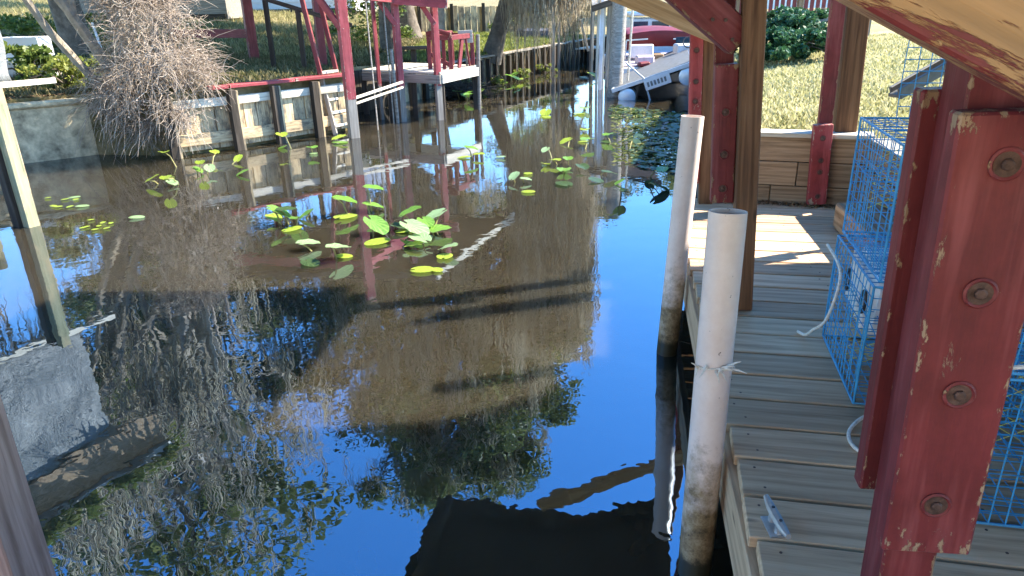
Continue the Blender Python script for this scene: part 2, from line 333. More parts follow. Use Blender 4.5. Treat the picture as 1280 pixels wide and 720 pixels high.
# ------------------------------------------------------------------ setting: water, banks
me = bpy.data.meshes.new('water'); me.from_pydata([(x, y, z) for z in (0, -3) for x, y in ((-60, -40), (60, -40), (60, 90), (-60, 90))], [], [(0, 1, 2, 3), (7, 6, 5, 4), (0, 4, 5, 1), (1, 5, 6, 2), (2, 6, 7, 3), (3, 7, 4, 0)]); me.materials.append(M['water'])
o = link_mesh('water', me, Matrix()); tag(o, 'calm brown canal water mirroring blue sky and trees', kind='structure')

LB = [(-7.4, -12), (-7.4, 7.2), (-6.6, 9.2), (-5.75, 9.85), (-4.35, 9.60), (-3.80, 10.05), (-2.47, 11.38), (-2.85, 12.95), (-2.1, 14.4), (-1.2, 15.75), (1.28, 20.9), (3.3, 25.0), (5.6, 31.0), (8.0, 33.0), (40, 34)]
RB = [(0.9, -12), (1.78, -.2), (2.47, 4.88), (1.46, 5.19), (2.05, 7.6), (3.45, 12.5), (5.2, 17.5), (6.9, 23.0), (9.5, 30.0), (40, 31.0)]
def seg_d(px, py, poly):
    best = 1e9
    for (ax, ay), (bx, by) in zip(poly[:-1], poly[1:]):
        dx, dy = bx - ax, by - ay; u = max(0, min(1, ((px - ax) * dx + (py - ay) * dy) / (dx * dx + dy * dy)))
        best = min(best, math.hypot(px - ax - u * dx, py - ay - u * dy))
    return best
def zl(x, y):
    d = seg_d(x, y, LB); base = .80 - .14 * max(0, min(1, (y - 13) / 3)) * (1 if x > -4 else max(0, 1 - (-4 - x) / 4))
    return base + min(d * .058, 1.5) + .05 * noise.noise((x * .5, y * .5, 0)) * min(1, d)
def zr(x, y):
    d = seg_d(x, y, RB); return .90 + min(d * .085, 2.2) + .04 * noise.noise((x * .6, y * .6, 3)) * min(1, d)
def terrain(name, boundary, outer, zf, step, box, material, label):
    poly = boundary + outer; pts = [Vector(p) for p in poly]; n0 = len(pts)
    edges = [(i, (i + 1) % n0) for i in range(n0)]
    def inside(x, y):
        c = False; j = n0 - 1
        for i in range(n0):
            xi, yi = poly[i]; xj, yj = poly[j]
            if (yi > y) != (yj > y) and x < (xj - xi) * (y - yi) / (yj - yi) + xi: c = not c
            j = i
        return c
    x = box[0]
    while x < box[1]:
        y = box[2]
        while y < box[3]:
            a, b_ = x + rnd.uniform(-.2, .2) * step, y + rnd.uniform(-.2, .2) * step
            if inside(a, b_) and seg_d(a, b_, boundary) > .3 * step: pts.append(Vector((a, b_)))
            y += step
        x += step
    vs_, _, fs, *_ = delaunay_2d_cdt(pts, edges, [], 1, 1e-4)
    V = [(v.x, v.y, zf(v.x, v.y)) for v in vs_]; fs = [f for f in fs]
    nb = len(V)
    me = bpy.data.meshes.new(name); me.from_pydata(V, [], fs); me.materials.append(M[material]); me.update()
    bm = bmesh.new(); bm.from_mesh(me); bmesh.ops.recalc_face_normals(bm, faces=bm.faces)
    if sum(f.normal.z for f in bm.faces) < 0: bmesh.ops.reverse_faces(bm, faces=bm.faces)
    be = [e for e in bm.edges if e.is_boundary]; r = bmesh.ops.extrude_edge_only(bm, edges=be)
    for v in r['geom']:
        if isinstance(v, bmesh.types.BMVert): v.co.z = -.6
    bm.to_mesh(me); bm.free()
    o = link_mesh(name, me, Matrix()); tag(o, label, kind='structure'); return o, inside
ob_l, in_l = terrain('left_bank', LB, [(80, 34), (80, 120), (-80, 120), (-80, -12)], zl, .7, (-20, 8, 4, 34), 'bank', 'grassy rising bank along the far side of the canal')
ob_r, in_r = terrain('right_lawn', RB, [(80, 31), (80, -12)], zr, .5, (1, 14, 3, 22), 'lawn', 'pale dry lawn rising behind the dock wall')
yard = [(-7.4, -1.9), (1.75, -1.9), (1.75, -40), (-7.4, -40)]
me = bpy.data.meshes.new('bounce_yard'); me.from_pydata([(x, y, z) for z in (.5, -.6) for x, y in yard], [], [(0, 3, 2, 1), (0, 1, 5, 4)]); me.materials.append(M['sand'])
o = link_mesh('bounce_yard', me, Matrix()); tag(o, 'unseen pale sandy yard added behind the camera to bounce light', kind='structure')  # added unseen ground behind the camera, throws warm light forward
hb = thing('house', 'unseen cream house added behind the camera to bounce warm light', 'house', (-2, -7, .5))  # added unseen house; its cream wall fills the shade under the roof
def bounce_house():
    MB().box((-2, -7.7, 2.6), (15, 5, 4.4)).build('wall', 'cream', hb)
    for x in (-6.5, -2.5, 2.0): plank('window', (x - .6, -5.18, 2.6), (x + .6, -5.18, 2.6), .04, 1.2, 'glass', hb)
    MB().add([(-10, -4.8, 4.8), (6, -4.8, 4.8), (6, -10.8, 4.8), (-10, -10.8, 4.8), (-10, -7.8, 6.6), (6, -7.8, 6.6)], [(0, 4, 5, 1), (2, 5, 4, 3), (0, 3, 4), (1, 5, 2), (0, 1, 2, 3)]).build('roof', 'tin', hb)
bounce_house()
# skirt of far ground behind both banks is part of the two sheets above

# ------------------------------------------------------------------ dock
u = Vector((.156, .988, 0)).normalized(); v = Vector((.988, -.156, 0)).normalized()
DZ = .47
def dx(Y): return .413 + .158 * Y
dock = thing('dock', 'weathered plank walkway with side fascia beside the white pipe poles', 'dock', (1.0, 2.5, DZ))
bdir = Vector((math.cos(R(-11.7)), math.sin(R(-11.7)), 0))
NAIL = bpy.data.meshes.new('nail'); _v, _f = tube_mesh([(0, 0, 0), (0, 0, .0015)], .0045, 6); NAIL.from_pydata([tuple(q) for q in _v], [], _f); NAIL.materials.append(M['bolt'])
pitch = .1895; Y = -.6; k = 0
while Y < 5.1:
    x0 = dx(Y) - .012 + rnd.uniform(-.006, .006); c0 = Vector((x0, Y, DZ - .019 + rnd.uniform(-.002, .002)))
    xr = 1.66 + .158 * Y + .05
    L = (xr - x0) / bdir.x
    BRD = plank('deck_board', c0, c0 + bdir * L, .177 + rnd.uniform(-.003, .002), .038, 'deck', dock)
    for q in (.06, .66, 1.12):
        for sy in (-.045, .05):
            pc = c0 + bdir * (q + rnd.uniform(-.01, .01)) + Vector((0, sy + rnd.uniform(-.01, .01), .0185)); link_mesh('nail', NAIL, Matrix.Translation(pc), BRD)
    Y += pitch; k += 1
a = Vector((dx(-.8), -.8, 0)); b_ = Vector((dx(5.02), 5.02, 0))
plank('fascia_board', a + Vector((-.012, 0, DZ - .135)), b_ + Vector((-.012, 0, DZ - .135)), .038, .19, 'deck', dock)
plank('joist', a + Vector((.7, 0, DZ - .14)), b_ + Vector((.7, 0, DZ - .14)), .04, .18, 'dark_wood', dock)
plank('joist', a + Vector((1.25, 0, DZ - .14)), b_ + Vector((1.25, 0, DZ - .14)), .04, .18, 'dark_wood', dock)
for Yp in (.4, 2.6, 4.7):
    mb = MB(); mb.tube([(dx(Yp) + .16, Yp, -.6), (dx(Yp) + .16, Yp, DZ - .05)], .09, 10); mb.build('pile', 'dark_wood', dock, True)
# cleat
cl = thing('dock_cleat', 'small grey galvanised cleat bolted to the dock edge', 'cleat', (.725, 1.62, DZ))
mb = MB(); cu = Vector((-.02, 1, 0)).normalized(); cc = Vector((.725, 1.62, DZ))
mb.tube([cc + cu * -.085 + Vector((0, 0, .042)), cc + cu * -.05 + Vector((0, 0, .036)), cc + Vector((0, 0, .034)), cc + cu * .05 + Vector((0, 0, .036)), cc + cu * .085 + Vector((0, 0, .042))], [.008, .013, .015, .013, .008], 8); mb.build('horn', 'metal', cl, True)
for s in (-.025, .025):
    mb = MB(); q = cc + cu * s; mb.tube([q + Vector((0, 0, .0)), q + Vector((0, 0, .034))], [.014, .010], 8); mb.build('foot', 'metal', cl, True)
mb = MB(); mb.box(cc + Vector((-.005, 0, .003)), (.045, .085, .006)); mb.build('base_plate', 'metal', cl)
for s in (-.04, .04):
    mb = MB(); q = cc + cu * s * .7 + Vector((0, 0, .0475)); mb.tube([q, q + Vector((0, 0, .003))], .005, 6); mb.build('bolt_hole', 'black', cl)

# white pipe poles
def pole(name, p0, p1, r, label, rag=False):
    t_ = thing(name, label, 'pole', p0); p0, p1 = Vector(p0), Vector(p1); ax = (p1 - p0).normalized()
    V, Fc = tube_mesh([p0 - ax * .8, p0, p0 + (p1 - p0) * .5, p1], r, 28, False); n = 28; base = len(V)
    A = V[-n:]; inn = [p1 + (q - p1) * .9 for q in A]; dn = [q - ax * .12 for q in inn]
    V2 = V + inn + dn
    for k in range(n):
        k2 = (k + 1) % n; Fc.append((base - n + k, base - n + k2, base + k2, base + k)); Fc.append((base + k, base + k2, base + n + k2, base + n + k))
    cap = [q for q in dn]; V2 += cap; Fc.append(tuple(range(len(V2) - n, len(V2))))
    mb = MB().add(V2, Fc); mb.build('pipe', 'pvc', t_, True)
    if rag:
        q0 = p0 + (p1 - p0) * .62; mb = MB()
        for i in range(14):
            an = R(250 + rnd.uniform(-50, 60)); q = q0 + Vector((math.cos(an), math.sin(an), 0)) * (r + .004) + Vector((0, 0, rnd.uniform(-.012, .012)))
            e = q + Vector((rnd.uniform(-.03, .05), rnd.uniform(-.03, .0), rnd.uniform(-.04, .04))); mb.tube([q, (q + e) / 2 + Vector((0, -.006, .006)), e], [.004, .003, .001], 5)
        ring = [q0 + Vector((math.cos(a_) * (r + .002), math.sin(a_) * (r + .002), .004 * math.sin(3 * a_))) for a_ in np.linspace(R(200), R(340), 12)]
        mb.tube(ring, .0035, 5); mb.build('frayed_string', 'rope', t_, True)
    return t_
pole('pipe_pole', (.612, 1.95, 0), (.652, 2.08, 1.262), .057, 'short white plastic pipe pole tied with frayed string, rust stained near its foot', True)
pole('pipe_pole', (.862, 3.61, 0), (.925, 3.66, 1.298), .057, 'white plastic pipe pole leaning against the dock edge in front of the bare wood post')

# ------------------------------------------------------------------ boathouse over the dock (posts, boards, braces, roof)
bh = thing('boathouse', 'red and bare wood boathouse frame with bolted posts and knee braces over the dock', 'boathouse', (1.1, 3, DZ))
def bolt(c, n, r=.022, par=None, recess=True):
    n = Vector(n).normalized(); c = Vector(c); mb = MB()
    a_ = n.orthogonal().normalized(); b2 = n.cross(a_)
    ring = [c + (a_ * math.cos(q) + b2 * math.sin(q)) * r + n * .001 for q in np.linspace(0, 2 * math.pi, 20)]
    mb.tube(ring, r * .16, 5, False); mb.build('washer', 'red', par or bh, True)
    mb = MB(); mb.tube([c + n * .0005, c + n * .002], r * .86, 16); mb.build('counterbore_shade', 'bolt', par or bh)  # flat dark disc paints in the shade of a recess
    mb = MB(); mb.tube([c, c + n * .006, c + n * .008], [r * .42, r * .42, r * .3], 7); mb.build('bolt_head', 'bolt', par or bh, True)
def vplank(name, p0, p1, wid_v, thk_u, material, par=bh, bev=.004):
    """upright board: width along v, thickness along u"""
    return plank(name, p0, p1, wid_v, thk_u, material, par, up=tuple(u), bev=bev)
# near post: 4x4 sandwiched by two red boards
n0 = Vector((.695, 1.02, 0)); lean = Vector((-.06, -.002, 1)).normalized()
def up_at(base, z, zref): return base + lean * ((z - zref) / lean.z) + Vector((0, 0, zref))
f_c = Vector((.700, .985, 0))   # centre line of front board at z = .97
def ln(c, z): return Vector((c.x - .030 * (z - .97), c.y, z))
nfb = near_front = vplank('board', ln(f_c, .972), ln(f_c, 1.715), .14, .038, 'red_worn')
pc_ = f_c + u * (.019 + .0455) - v * .005
vplank('post', ln(pc_, DZ), ln(pc_, 2.42), .089, .089, 'red')
bc_ = f_c + u * (.019 + .091 + .02) - v * .004
vplank('board', ln(bc_, 1.0), ln(bc_, 1.73), .14, .038, 'red')
for z in (1.075, 1.285, 1.455, 1.645):
    q = ln(f_c, z) - u * .0195; bolt(q, -u, .021, nfb)
# near brace crossing in front
def brace(p0, p1, wid, thk, material, name='brace', upv=None):
    """face looks along -u ; wid is the depth of the board in its plane"""
    return plank(name, p0, p1, wid, thk, material, bh, up=tuple(upv or u), bev=.004)
br0, br1 = Vector((.10, .82, 2.065)), Vector((.85, .82, 1.70))
brace(br0, br1, .145, .04, 'red_brace', upv=Vector((0, -1, 0)))
for fx, off in ((.60, .028), (.655, -.02)):
    q = br0.lerp(br1, fx + .12) + Vector((0, -.0225, off)); mb = MB(); mb.tube([q, q + Vector((0, -.004, 0))], .009, 10); mb.build('bolt_head', 'bolt', bh, True)
# middle post
def tilt(b0, b1, z, z0=DZ, z1=1.84): return b0.lerp(b1, (z - z0) / (z1 - z0)) * Vector((1, 1, 0)).x if 0 else Vector((b0[0] + (b1[0] - b0[0]) * (z - z0) / (z1 - z0), b0[1] + (b1[1] - b0[1]) * (z - z0) / (z1 - z0), z))
mp0, mp1 = (1.095, 3.16), (1.015, 3.16)
vplank('post', tilt(mp0, mp1, DZ), tilt(mp0, mp1, 2.5), .092, .092, 'treated')
rc0, rc1 = (1.000, 3.22), (.930, 3.22)
mbd = vplank('board', tilt(rc0, rc1, .975), tilt(rc0, rc1, 1.585), .10, .06, 'red')
vplank('post', tilt((rc0[0] + .01, 3.30), (rc1[0] + .01, 3.30), 1.2), tilt((rc0[0] + .01, 3.30), (rc1[0] + .01, 3.30), 2.5), .085, .03, 'red')
for z in (1.045, 1.20, 1.385):
    bolt(tilt(rc0, rc1, z) - u * .0305, -u, .019, mbd)
brace(Vector((.31, 3.20, 2.215)), Vector((.985, 3.20, 1.68)), .14, .09, 'red', upv=Vector((0, -1, 0)))
for fx, off in ((.88, .02), (.80, -.02), (.93, -.03)):
    q = Vector((.31, 3.153, 2.215)).lerp(Vector((.985, 3.153, 1.68)), fx) + Vector((0, -.001, off)); mb = MB(); mb.tube([q, q + Vector((0, -.004, 0))], .008, 8); mb.build('bolt_head', 'bolt', bh, True)
# far post
fp0, fp1 = (1.40, 5.02), (1.335, 5.02)
vplank('post', tilt(fp0, fp1, DZ), tilt(fp0, fp1, 2.5), .095, .095, 'treated')
fb0, fb1 = (1.305, 5.0), (1.24, 5.0)
fbd = vplank('board', tilt(fb0, fb1, .62), tilt(fb0, fb1, 1.72), .085, .05, 'red_sun')
for z in (1.02, 1.19, 1.32, 1.52): bolt(tilt(fb0, fb1, z) - u * .026, -u, .018, fbd)
brace(Vector((.20, 4.90, 2.085)), Vector((1.38, 4.90, 1.607)), .115, .045, 'brace_wood', upv=Vector((-.1, -1, 0)))
# right post and its leaning board
rp0, rp1 = (2.325, 4.98), (2.27, 4.98)
vplank('post', tilt(rp0, rp1, DZ), tilt(rp0, rp1, 2.7), .14, .12, 'treated')
q0, q1 = (2.13, 4.85), (2.06, 4.85)
rbd = vplank('board', tilt(q0, q1, DZ + .02), tilt(q0, q1, 1.04), .125, .05, 'red_sun')
vplank('post', tilt((q0[0] + .02, 4.9), (q1[0] + .05, 4.9), .9), tilt((q0[0] + .02, 4.9), (q1[0] + .05, 4.9), 2.7), .09, .045, 'red')
for z in (.55, .72, .80, .95): bolt(tilt(q0, q1, z) - u * .0255, -u, .018, rbd)
# post on the other side of the slip (its edge shows at the lower left)
vplank('post', Vector((-1.545, 1.72, -.5)), Vector((-1.50, 1.72, 2.3)), .14, .14, 'pink_wood')
vplank('post', Vector((-.70, 5.25, -.5)), Vector((-.70, 5.25, 2.3)) , .09, .09, 'roofwood') if 0 else None
# headers and rafters
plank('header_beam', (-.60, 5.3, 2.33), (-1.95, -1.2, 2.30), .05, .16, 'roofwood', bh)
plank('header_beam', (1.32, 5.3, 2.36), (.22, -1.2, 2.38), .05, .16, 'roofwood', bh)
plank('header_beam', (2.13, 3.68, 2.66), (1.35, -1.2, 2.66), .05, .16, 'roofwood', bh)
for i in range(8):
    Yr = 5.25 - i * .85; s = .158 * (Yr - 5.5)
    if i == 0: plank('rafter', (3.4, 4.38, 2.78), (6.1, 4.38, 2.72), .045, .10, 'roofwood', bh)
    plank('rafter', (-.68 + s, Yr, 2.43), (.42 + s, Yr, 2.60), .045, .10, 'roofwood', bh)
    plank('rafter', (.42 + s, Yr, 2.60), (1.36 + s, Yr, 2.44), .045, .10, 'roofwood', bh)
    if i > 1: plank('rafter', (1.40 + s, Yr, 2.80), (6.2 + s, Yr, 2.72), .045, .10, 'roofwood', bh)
def corrugated(name, profile, y0, y1, sl, thick=.02, edge=None):
    """profile: (x,z) at Y=5.5 ; sheets run along u"""
    V, Fc = [], []; xs = []
    for (xa, za), (xb, zb) in zip(profile[:-1], profile[1:]):
        n = max(2, int(abs(xb - xa) / .03))
        for i in range(n): xs.append((xa + (xb - xa) * i / n, za + (zb - za) * i / n))
    xs.append(profile[-1]); n = len(xs)
    ye = lambda x, Yq: Yq if (edge is None or Yq == y0) else float(np.interp(x, [e[0] for e in edge], [e[1] for e in edge]))
    for Yq in (y1, y0):
        for k, (x, z) in enumerate(xs):
            yy = ye(x, Yq) + .02 * noise.noise((x * 3, Yq, 1)) ; V.append((x + (sl * (yy - 5.5) if edge is None or Yq == y0 else 0), yy, z + .012 * math.sin(x * 2 * math.pi / .12) + thick))
    for Yq in (y1, y0):
        for k, (x, z) in enumerate(xs):
            yy = ye(x, Yq) + .02 * noise.noise((x * 3, Yq, 1)); V.append((x + (sl * (yy - 5.5) if edge is None or Yq == y0 else 0), yy, z + .012 * math.sin(x * 2 * math.pi / .12)))
    for k in range(n - 1):
        Fc += [(k, k + 1, n + k + 1, n + k), (2 * n + k, 3 * n + k, 3 * n + k + 1, 2 * n + k + 1), (k, 2 * n + k, 2 * n + k + 1, k + 1), (n + k, n + k + 1, 3 * n + k + 1, 3 * n + k)]
    Fc += [(0, n, 3 * n, 2 * n), (n - 1, 3 * n - 1, 4 * n - 1, 2 * n - 1)]
    mb = MB().add(V, Fc); return mb.build(name, 'roofwood', bh)
corrugated('roof_sheet', [(-.74, 2.44), (-.55, 2.47), (.0, 2.56), (.62, 2.68), (1.02, 2.54), (1.36, 2.47)], -.7, 5.5, .158)  # back end cut short so bounced light gets underneath
corrugated('roof_sheet', [(1.40, 2.86), (6.4, 2.80)], -.7, 5.5, .158, edge=[(1.4, 3.72), (2.5, 3.82), (3.0, 4.05), (3.3, 4.44), (6.4, 4.47)])  # unseen sheet; front edge shaped so sun reaches the far pole and deck

# ------------------------------------------------------------------ walls round the dock
rw = thing('retaining_wall', 'stacked timber wall with pale cap at the end of the dock', 'wall', (1.9, 4.95, DZ))
A, B = Vector((1.44, 5.13, 0)), Vector((2.42, 4.82, 0)); wd = (B - A).normalized(); wn = Vector((wd.y, -wd.x, 0))
zz = DZ - .06
for row, h in enumerate((.19, .17, .17)):
    cut = (.42, .58, .30)[row]
    for s0, s1 in ((-.02, cut), (cut + .006, 1.0)):
        plank('wall_board', A + wd * (s0 * 1.02) + Vector((0, 0, zz + h / 2)), A + wd * (s1 * 1.02) + Vector((0, 0, zz + h / 2)), .05 + .006 * (row % 2), h - .006, 'wall_wood', rw)
    zz += h
plank('wall_cap', A - wd * .05 + Vector((0, .03, zz + .015)), A + wd * 1.06 + Vector((0, .03, zz + .015)), .16, .03, 'white_wood', rw)
sw = thing('retaining_wall', 'low timber wall between the dock and the lawn behind the blue traps', 'wall', (2.1, 2.5, DZ))
A2, B2 = Vector((2.40, 4.75, 0)), Vector((1.72, .2, 0)); zz = DZ - .06
for row, h in enumerate((.19, .17, .16)):
    plank('wall_board', A2 + Vector((0, 0, zz + h / 2)), B2 + Vector((0, 0, zz + h / 2)), .05 + .006 * (row % 2), h - .006, 'wall_wood', sw); zz += h
plank('wall_cap', A2 + Vector((.05, 0, zz + .013)), B2 + Vector((.05, 0, zz + .013)), .15, .026, 'grey_wood', sw)
st = plank('timber_block', (2.17, 4.35, DZ + .085), (2.02, 3.35, DZ + .085), .26, .16, 'wall_wood', None, bev=.012); tag(st, 'thick weathered timber lying on the deck behind the upper blue trap', 'timber')
ch = thing('rain_chute', 'dark grey plastic trough tilted above the lawn behind the traps', 'trough', (2.3, 4.1, 1.0))
plank('trough_floor', (2.09, 3.98, 1.33), (2.75, 4.2, 1.62), .09, .02, 'grey_plastic', ch)
plank('trough_lip', (2.09, 3.935, 1.345), (2.75, 4.155, 1.635), .02, .06, 'grey_plastic', ch)
plank('trough_lip', (2.09, 4.025, 1.345), (2.75, 4.245, 1.635), .02, .06, 'grey_plastic', ch)
plank('leg', (2.7, 4.2, .9), (2.7, 4.2, 1.60), .04, .04, 'dark_wood', ch)
# mulch along the foot of the wall
nL = 420; tt = rng.random(nL); pts = np.array([list(A + wd * float(q)) for q in tt]); pts += np.array(list(-wn))[None] * 0
pts[:, 1] -= .04 + .09 * rng.random(nL) ** 2; pts[:, 2] = DZ + .006 + .012 * rng.random(nL)
V, T = leafquads(pts, .03, .8, .6); o = np_mesh('leaf_litter', V, T, 'dead_leaf'); tag(o, 'brown leaf litter along the foot of the timber wall', 'litter', kind='stuff')

# ------------------------------------------------------------------ crab traps
def wire_panel(mb, o0, e1, e2, sp=.043, r=.0022, wav=.009):
    o0, e1, e2 = Vector(o0), Vector(e1), Vector(e2); nrm = e1.cross(e2).normalized()
    for a_, b2 in ((e1, e2), (e2, e1)):
        n = max(2, round(a_.length / sp))
        for i in range(n + 1):
            s = o0 + a_ * (i / n); w_ = rnd.uniform(-wav, wav); mid = s + b2 * .5 + nrm * w_
            mb.tube([s, s + b2 * .25 + nrm * w_ * .7, mid, s + b2 * .75 + nrm * w_ * .7, s + b2], r, 3, False)
def trap(corner, yaw, dims, label, lid_open=0, yellow=None, group=None):
    t_ = thing('crab_trap', label, 'crab trap', corner, group); c, s = math.cos(yaw), math.sin(yaw)
    ex, ey, ez = Vector((c, s, 0)) * dims[0], Vector((-s, c, 0)) * dims[1], Vector((0, 0, dims[2])); o0 = Vector(corner)
    for nm, a0, e1, e2 in (('bottom_panel', o0, ex, ey), ('front_panel', o0, ex, ez), ('back_panel', o0 + ey, ex, ez), ('side_panel', o0, ey, ez), ('side_panel', o0 + ex, ey, ez)):
        mb = MB(); wire_panel(mb, a0, e1, e2); mb.build(nm, 'blue', t_)
    mb = MB()
    if lid_open:
        wire_panel(mb, o0 + ez + ey + ex * .22, ex * .7, Vector((.03, .06, .30)))
        mb.build('open_lid', 'blue', t_)
    mb = MB(); wire_panel(mb, o0 + ez, ex, ey); mb.build('top_panel', 'blue', t_)
    mb = MB()
    for a0, e in ((o0, ex), (o0, ey), (o0 + ex, ey), (o0 + ey, ex)):
        for zq in (Vector((0, 0, 0)), ez): mb.tube([a0 + zq, a0 + zq + e], .0046, 5)
    for a0 in (o0, o0 + ex, o0 + ey, o0 + ex + ey): mb.tube([a0, a0 + ez], .0046, 5)
    mb.build('edge_wire', 'blue', t_)
    mb = MB(); wire_panel(mb, o0 + ez * .5 + ex * .02, ex * .96, ey * .98 + ez * .12, .043); mb.build('inner_partition', 'blue', t_)
    for a0, e1, e2 in (yellow or []):
        mb = MB(); P0 = o0 + ex * a0[0] + ey * a0[1] + ez * a0[2]
        E1 = ex * e1[0] + ey * e1[1] + ez * e1[2]; E2 = ex * e2[0] + ey * e2[1] + ez * e2[2]
        n = 7
        for i in range(-n, n + 1):
            for sg in (1, -1):
                # diagonal twine clipped to the unit square
                q = [(x_, i / n + sg * x_) for x_ in np.linspace(0, 1, 29) if -1e-6 <= i / n + sg * x_ + (0 if sg > 0 else 1) - (0 if sg > 0 else 1) <= 1 + 1e-6] if sg > 0 else [(x_, 1 + i / n - x_) for x_ in np.linspace(0, 1, 29) if -1e-6 <= 1 + i / n - x_ <= 1 + 1e-6]
                if len(q) > 1: mb.tube([P0 + E1 * q[0][0] + E2 * q[0][1], P0 + E1 * q[-1][0] + E2 * q[-1][1]], .0015, 3, False)
        mb.build('twine_funnel', 'yellow', t_)
    return t_
TG = 'blue wire crab traps stacked on the dock'
yawt = R(-12)
trap((1.232, 2.262, DZ + .004), yawt, (.60, .575, .455), 'blue wire crab trap on the deck holding a white float box', yellow=[((.05, .5, .05), (.8, .1, 0), (0, .1, .45))], group=TG)
trap((1.262, 2.290, DZ + .468), yawt, (.58, .575, .465), 'upper blue wire crab trap stacked on the one with the float box, lid standing open', lid_open=1, yellow=[((.1, .9, .25), (.85, -.3, .2), (.05, .05, .5)), ((.55, .1, .2), (0, .85, 0), (.1, 0, .7))], group=TG)
trap((1.235, 1.63, DZ + .004), yawt, (.60, .565, .455), 'blue wire crab trap with yellow twine funnel beside the near red post', yellow=[((.02, .45, .25), (.95, 0, 0), (0, .1, .7))], group=TG)
trap((1.250, 1.645, DZ + .468), yawt, (.60, .55, .455), 'blue wire crab trap set on top of the one by the near red post', yellow=[((.02, .6, .3), (.95, -.2, 0), (0, .1, .6))], group=TG)
# float box inside lower trap
fb = thing('float_box', 'white plastic float box with black handles inside the lower trap', 'float', (1.45, 2.58, DZ + .1))
me = box_mesh('box_body', .28, .34, .25, .03, 3); me.materials.append(M['plastic'])
rot = Matrix.Rotation(R(-12), 4, 'Z') @ Matrix.Rotation(R(8), 4, 'X')
link_mesh('box_body', me, Matrix.Translation((1.515, 2.62, DZ + .29)) @ rot, fb)
for i in range(7):
    me = box_mesh('rib', .010, .012, .22, .003); me.materials.append(M['plastic']); link_mesh('rib', me, Matrix.Translation((1.515, 2.62, DZ + .29)) @ rot @ Matrix.Translation((-.141, -.13 + i * .043, 0)), fb)
for yy, zz in ((.12, -.02), (-.13, .02)):
    mb = MB(); mm = Matrix.Translation((1.515, 2.62, DZ + .29)) @ rot
    loop = [mm @ Vector((-.150, yy + .030 * math.cos(q), zz + .045 * math.sin(q))) for q in np.linspace(0, 2 * math.pi, 15)]
    mb.tube(loop, .006, 6, False); mb.build('handle', 'black', fb, True)
# ropes
def rope(name, pts, r, label, material='rope'):
    P = [Vector(p) for p in pts]; out = []
    for i in range(len(P) - 1):
        a0, a1, a2, a3 = P[max(i - 1, 0)], P[i], P[i + 1], P[min(i + 2, len(P) - 1)]
        for k in range(6):
            s = k / 6; out.append(.5 * ((2 * a1) + (a2 - a0) * s + (2 * a0 - 5 * a1 + 4 * a2 - a3) * s * s + (3 * a1 - a0 - 3 * a2 + a3) * s ** 3))
    out.append(P[-1]); o = MB().tube(out, r, 7).build(name, material, None, True, P[0]); tag(o, label, 'rope'); return o
rope('rope', [(1.30, 2.80, .90), (1.285, 2.62, .84), (1.25, 2.60, .66), (1.255, 2.72, .55), (1.262, 2.80, .49), (1.255, 2.86, .478)], .006, 'tan line hanging down the side of the lower trap to the deck')
rope('rope', [(1.30, 2.18, .50), (1.20, 2.14, .485), (1.125, 2.06, .478), (1.115, 1.97, .477), (1.18, 1.90, .477), (1.28, 1.86, .478), (1.4, 1.84, .478)], .0065, 'white line looping over the deck boards out from under the traps')
rope('rope', [(1.22, 1.605, .97), (1.28, 1.585, .985), (1.37, 1.575, .985), (1.46, 1.56, .97), (1.58, 1.53, .98)], .006, 'white line strung across the front of the trap beside the near red post')
rope('rope', [(1.30, 2.25, .90), (1.315, 2.22, .85), (1.29, 2.23, .80), (1.32, 2.22, .76), (1.285, 2.23, .70), (1.31, 2.22, .66), (1.36, 2.24, .64)], .006, 'tangled white line on the near corner of the trap with the float box')

# ------------------------------------------------------------------ left bank walls
def interp(poly, step):
    out = []
    for (ax, ay), (bx, by) in zip(poly[:-1], poly[1:]):
        L = math.hypot(bx - ax, by - ay); n = max(1, round(L / step))
        for i in range(n): out.append((Vector((ax + (bx - ax) * i / n, ay + (by - ay) * i / n, 0)), Vector((ax + (bx - ax) * (i + 1) / n, ay + (by - ay) * (i + 1) / n, 0))))
    return out
def side_n(a, b):      # normal towards the canal (right of travel)
    d = (b - a).normalized(); return Vector((d.y, -d.x, 0))
def vp(name, a, b, n, off, z0, z1, mm, par, gap=.04, thk=.035):
    c = (a + b) / 2 + n * off; return plank(name, c + Vector((0, 0, z0)), c + Vector((0, 0, z1)), (b - a).length * (1 - gap), thk, mm, par, up=tuple(n))
# plank bulkhead with red cap
bw = thing('bulkhead', 'sunlit plank bulkhead with red cap and dark piles beside the ladder', 'bulkhead', (-3.3, 10.6, 0))
for a, b in interp([(-4.45, 9.54), (-3.80, 10.02), (-2.47, 11.35)], .19):
    n = side_n(a, b); e = (b - a) * .03; j = rnd.uniform(-.006, .012)
    vp('sheet_plank', a, b, n, .03 + j, .05, .71, 'pile_wood', bw)
for zq, hh, mm, off in ((.66, .11, 'white_wood', .075), (.20, .15, 'pile_wood', .075)):
    for a, b in interp([(-4.45, 9.54), (-3.80, 10.02), (-2.47, 11.35)], .66):
        n = side_n(a, b); e = (b - a) * .012
        plank('waler', a + e + n * off + Vector((0, 0, zq)), b - e + n * off + Vector((0, 0, zq)), .045, hh, mm, bw)
for a, b in interp([(-4.45, 9.54), (-3.80, 10.02), (-2.47, 11.35)], .66):
    n = side_n(a, b); q = a + n * .15
    plank('pile', q + Vector((0, 0, -.4)), q + Vector((0, 0, .80)), .10, .10, 'dark_wood', bw, up=tuple(n))
    q2 = q + (b - a).normalized() * .065; plank('pile_lit_face', q2 + Vector((0, 0, -.4)), q2 + Vector((0, 0, .79)), .028, .09, 'pile_wood', bw, up=tuple(n))  # pale strip paints the sunlit side of each dark pile
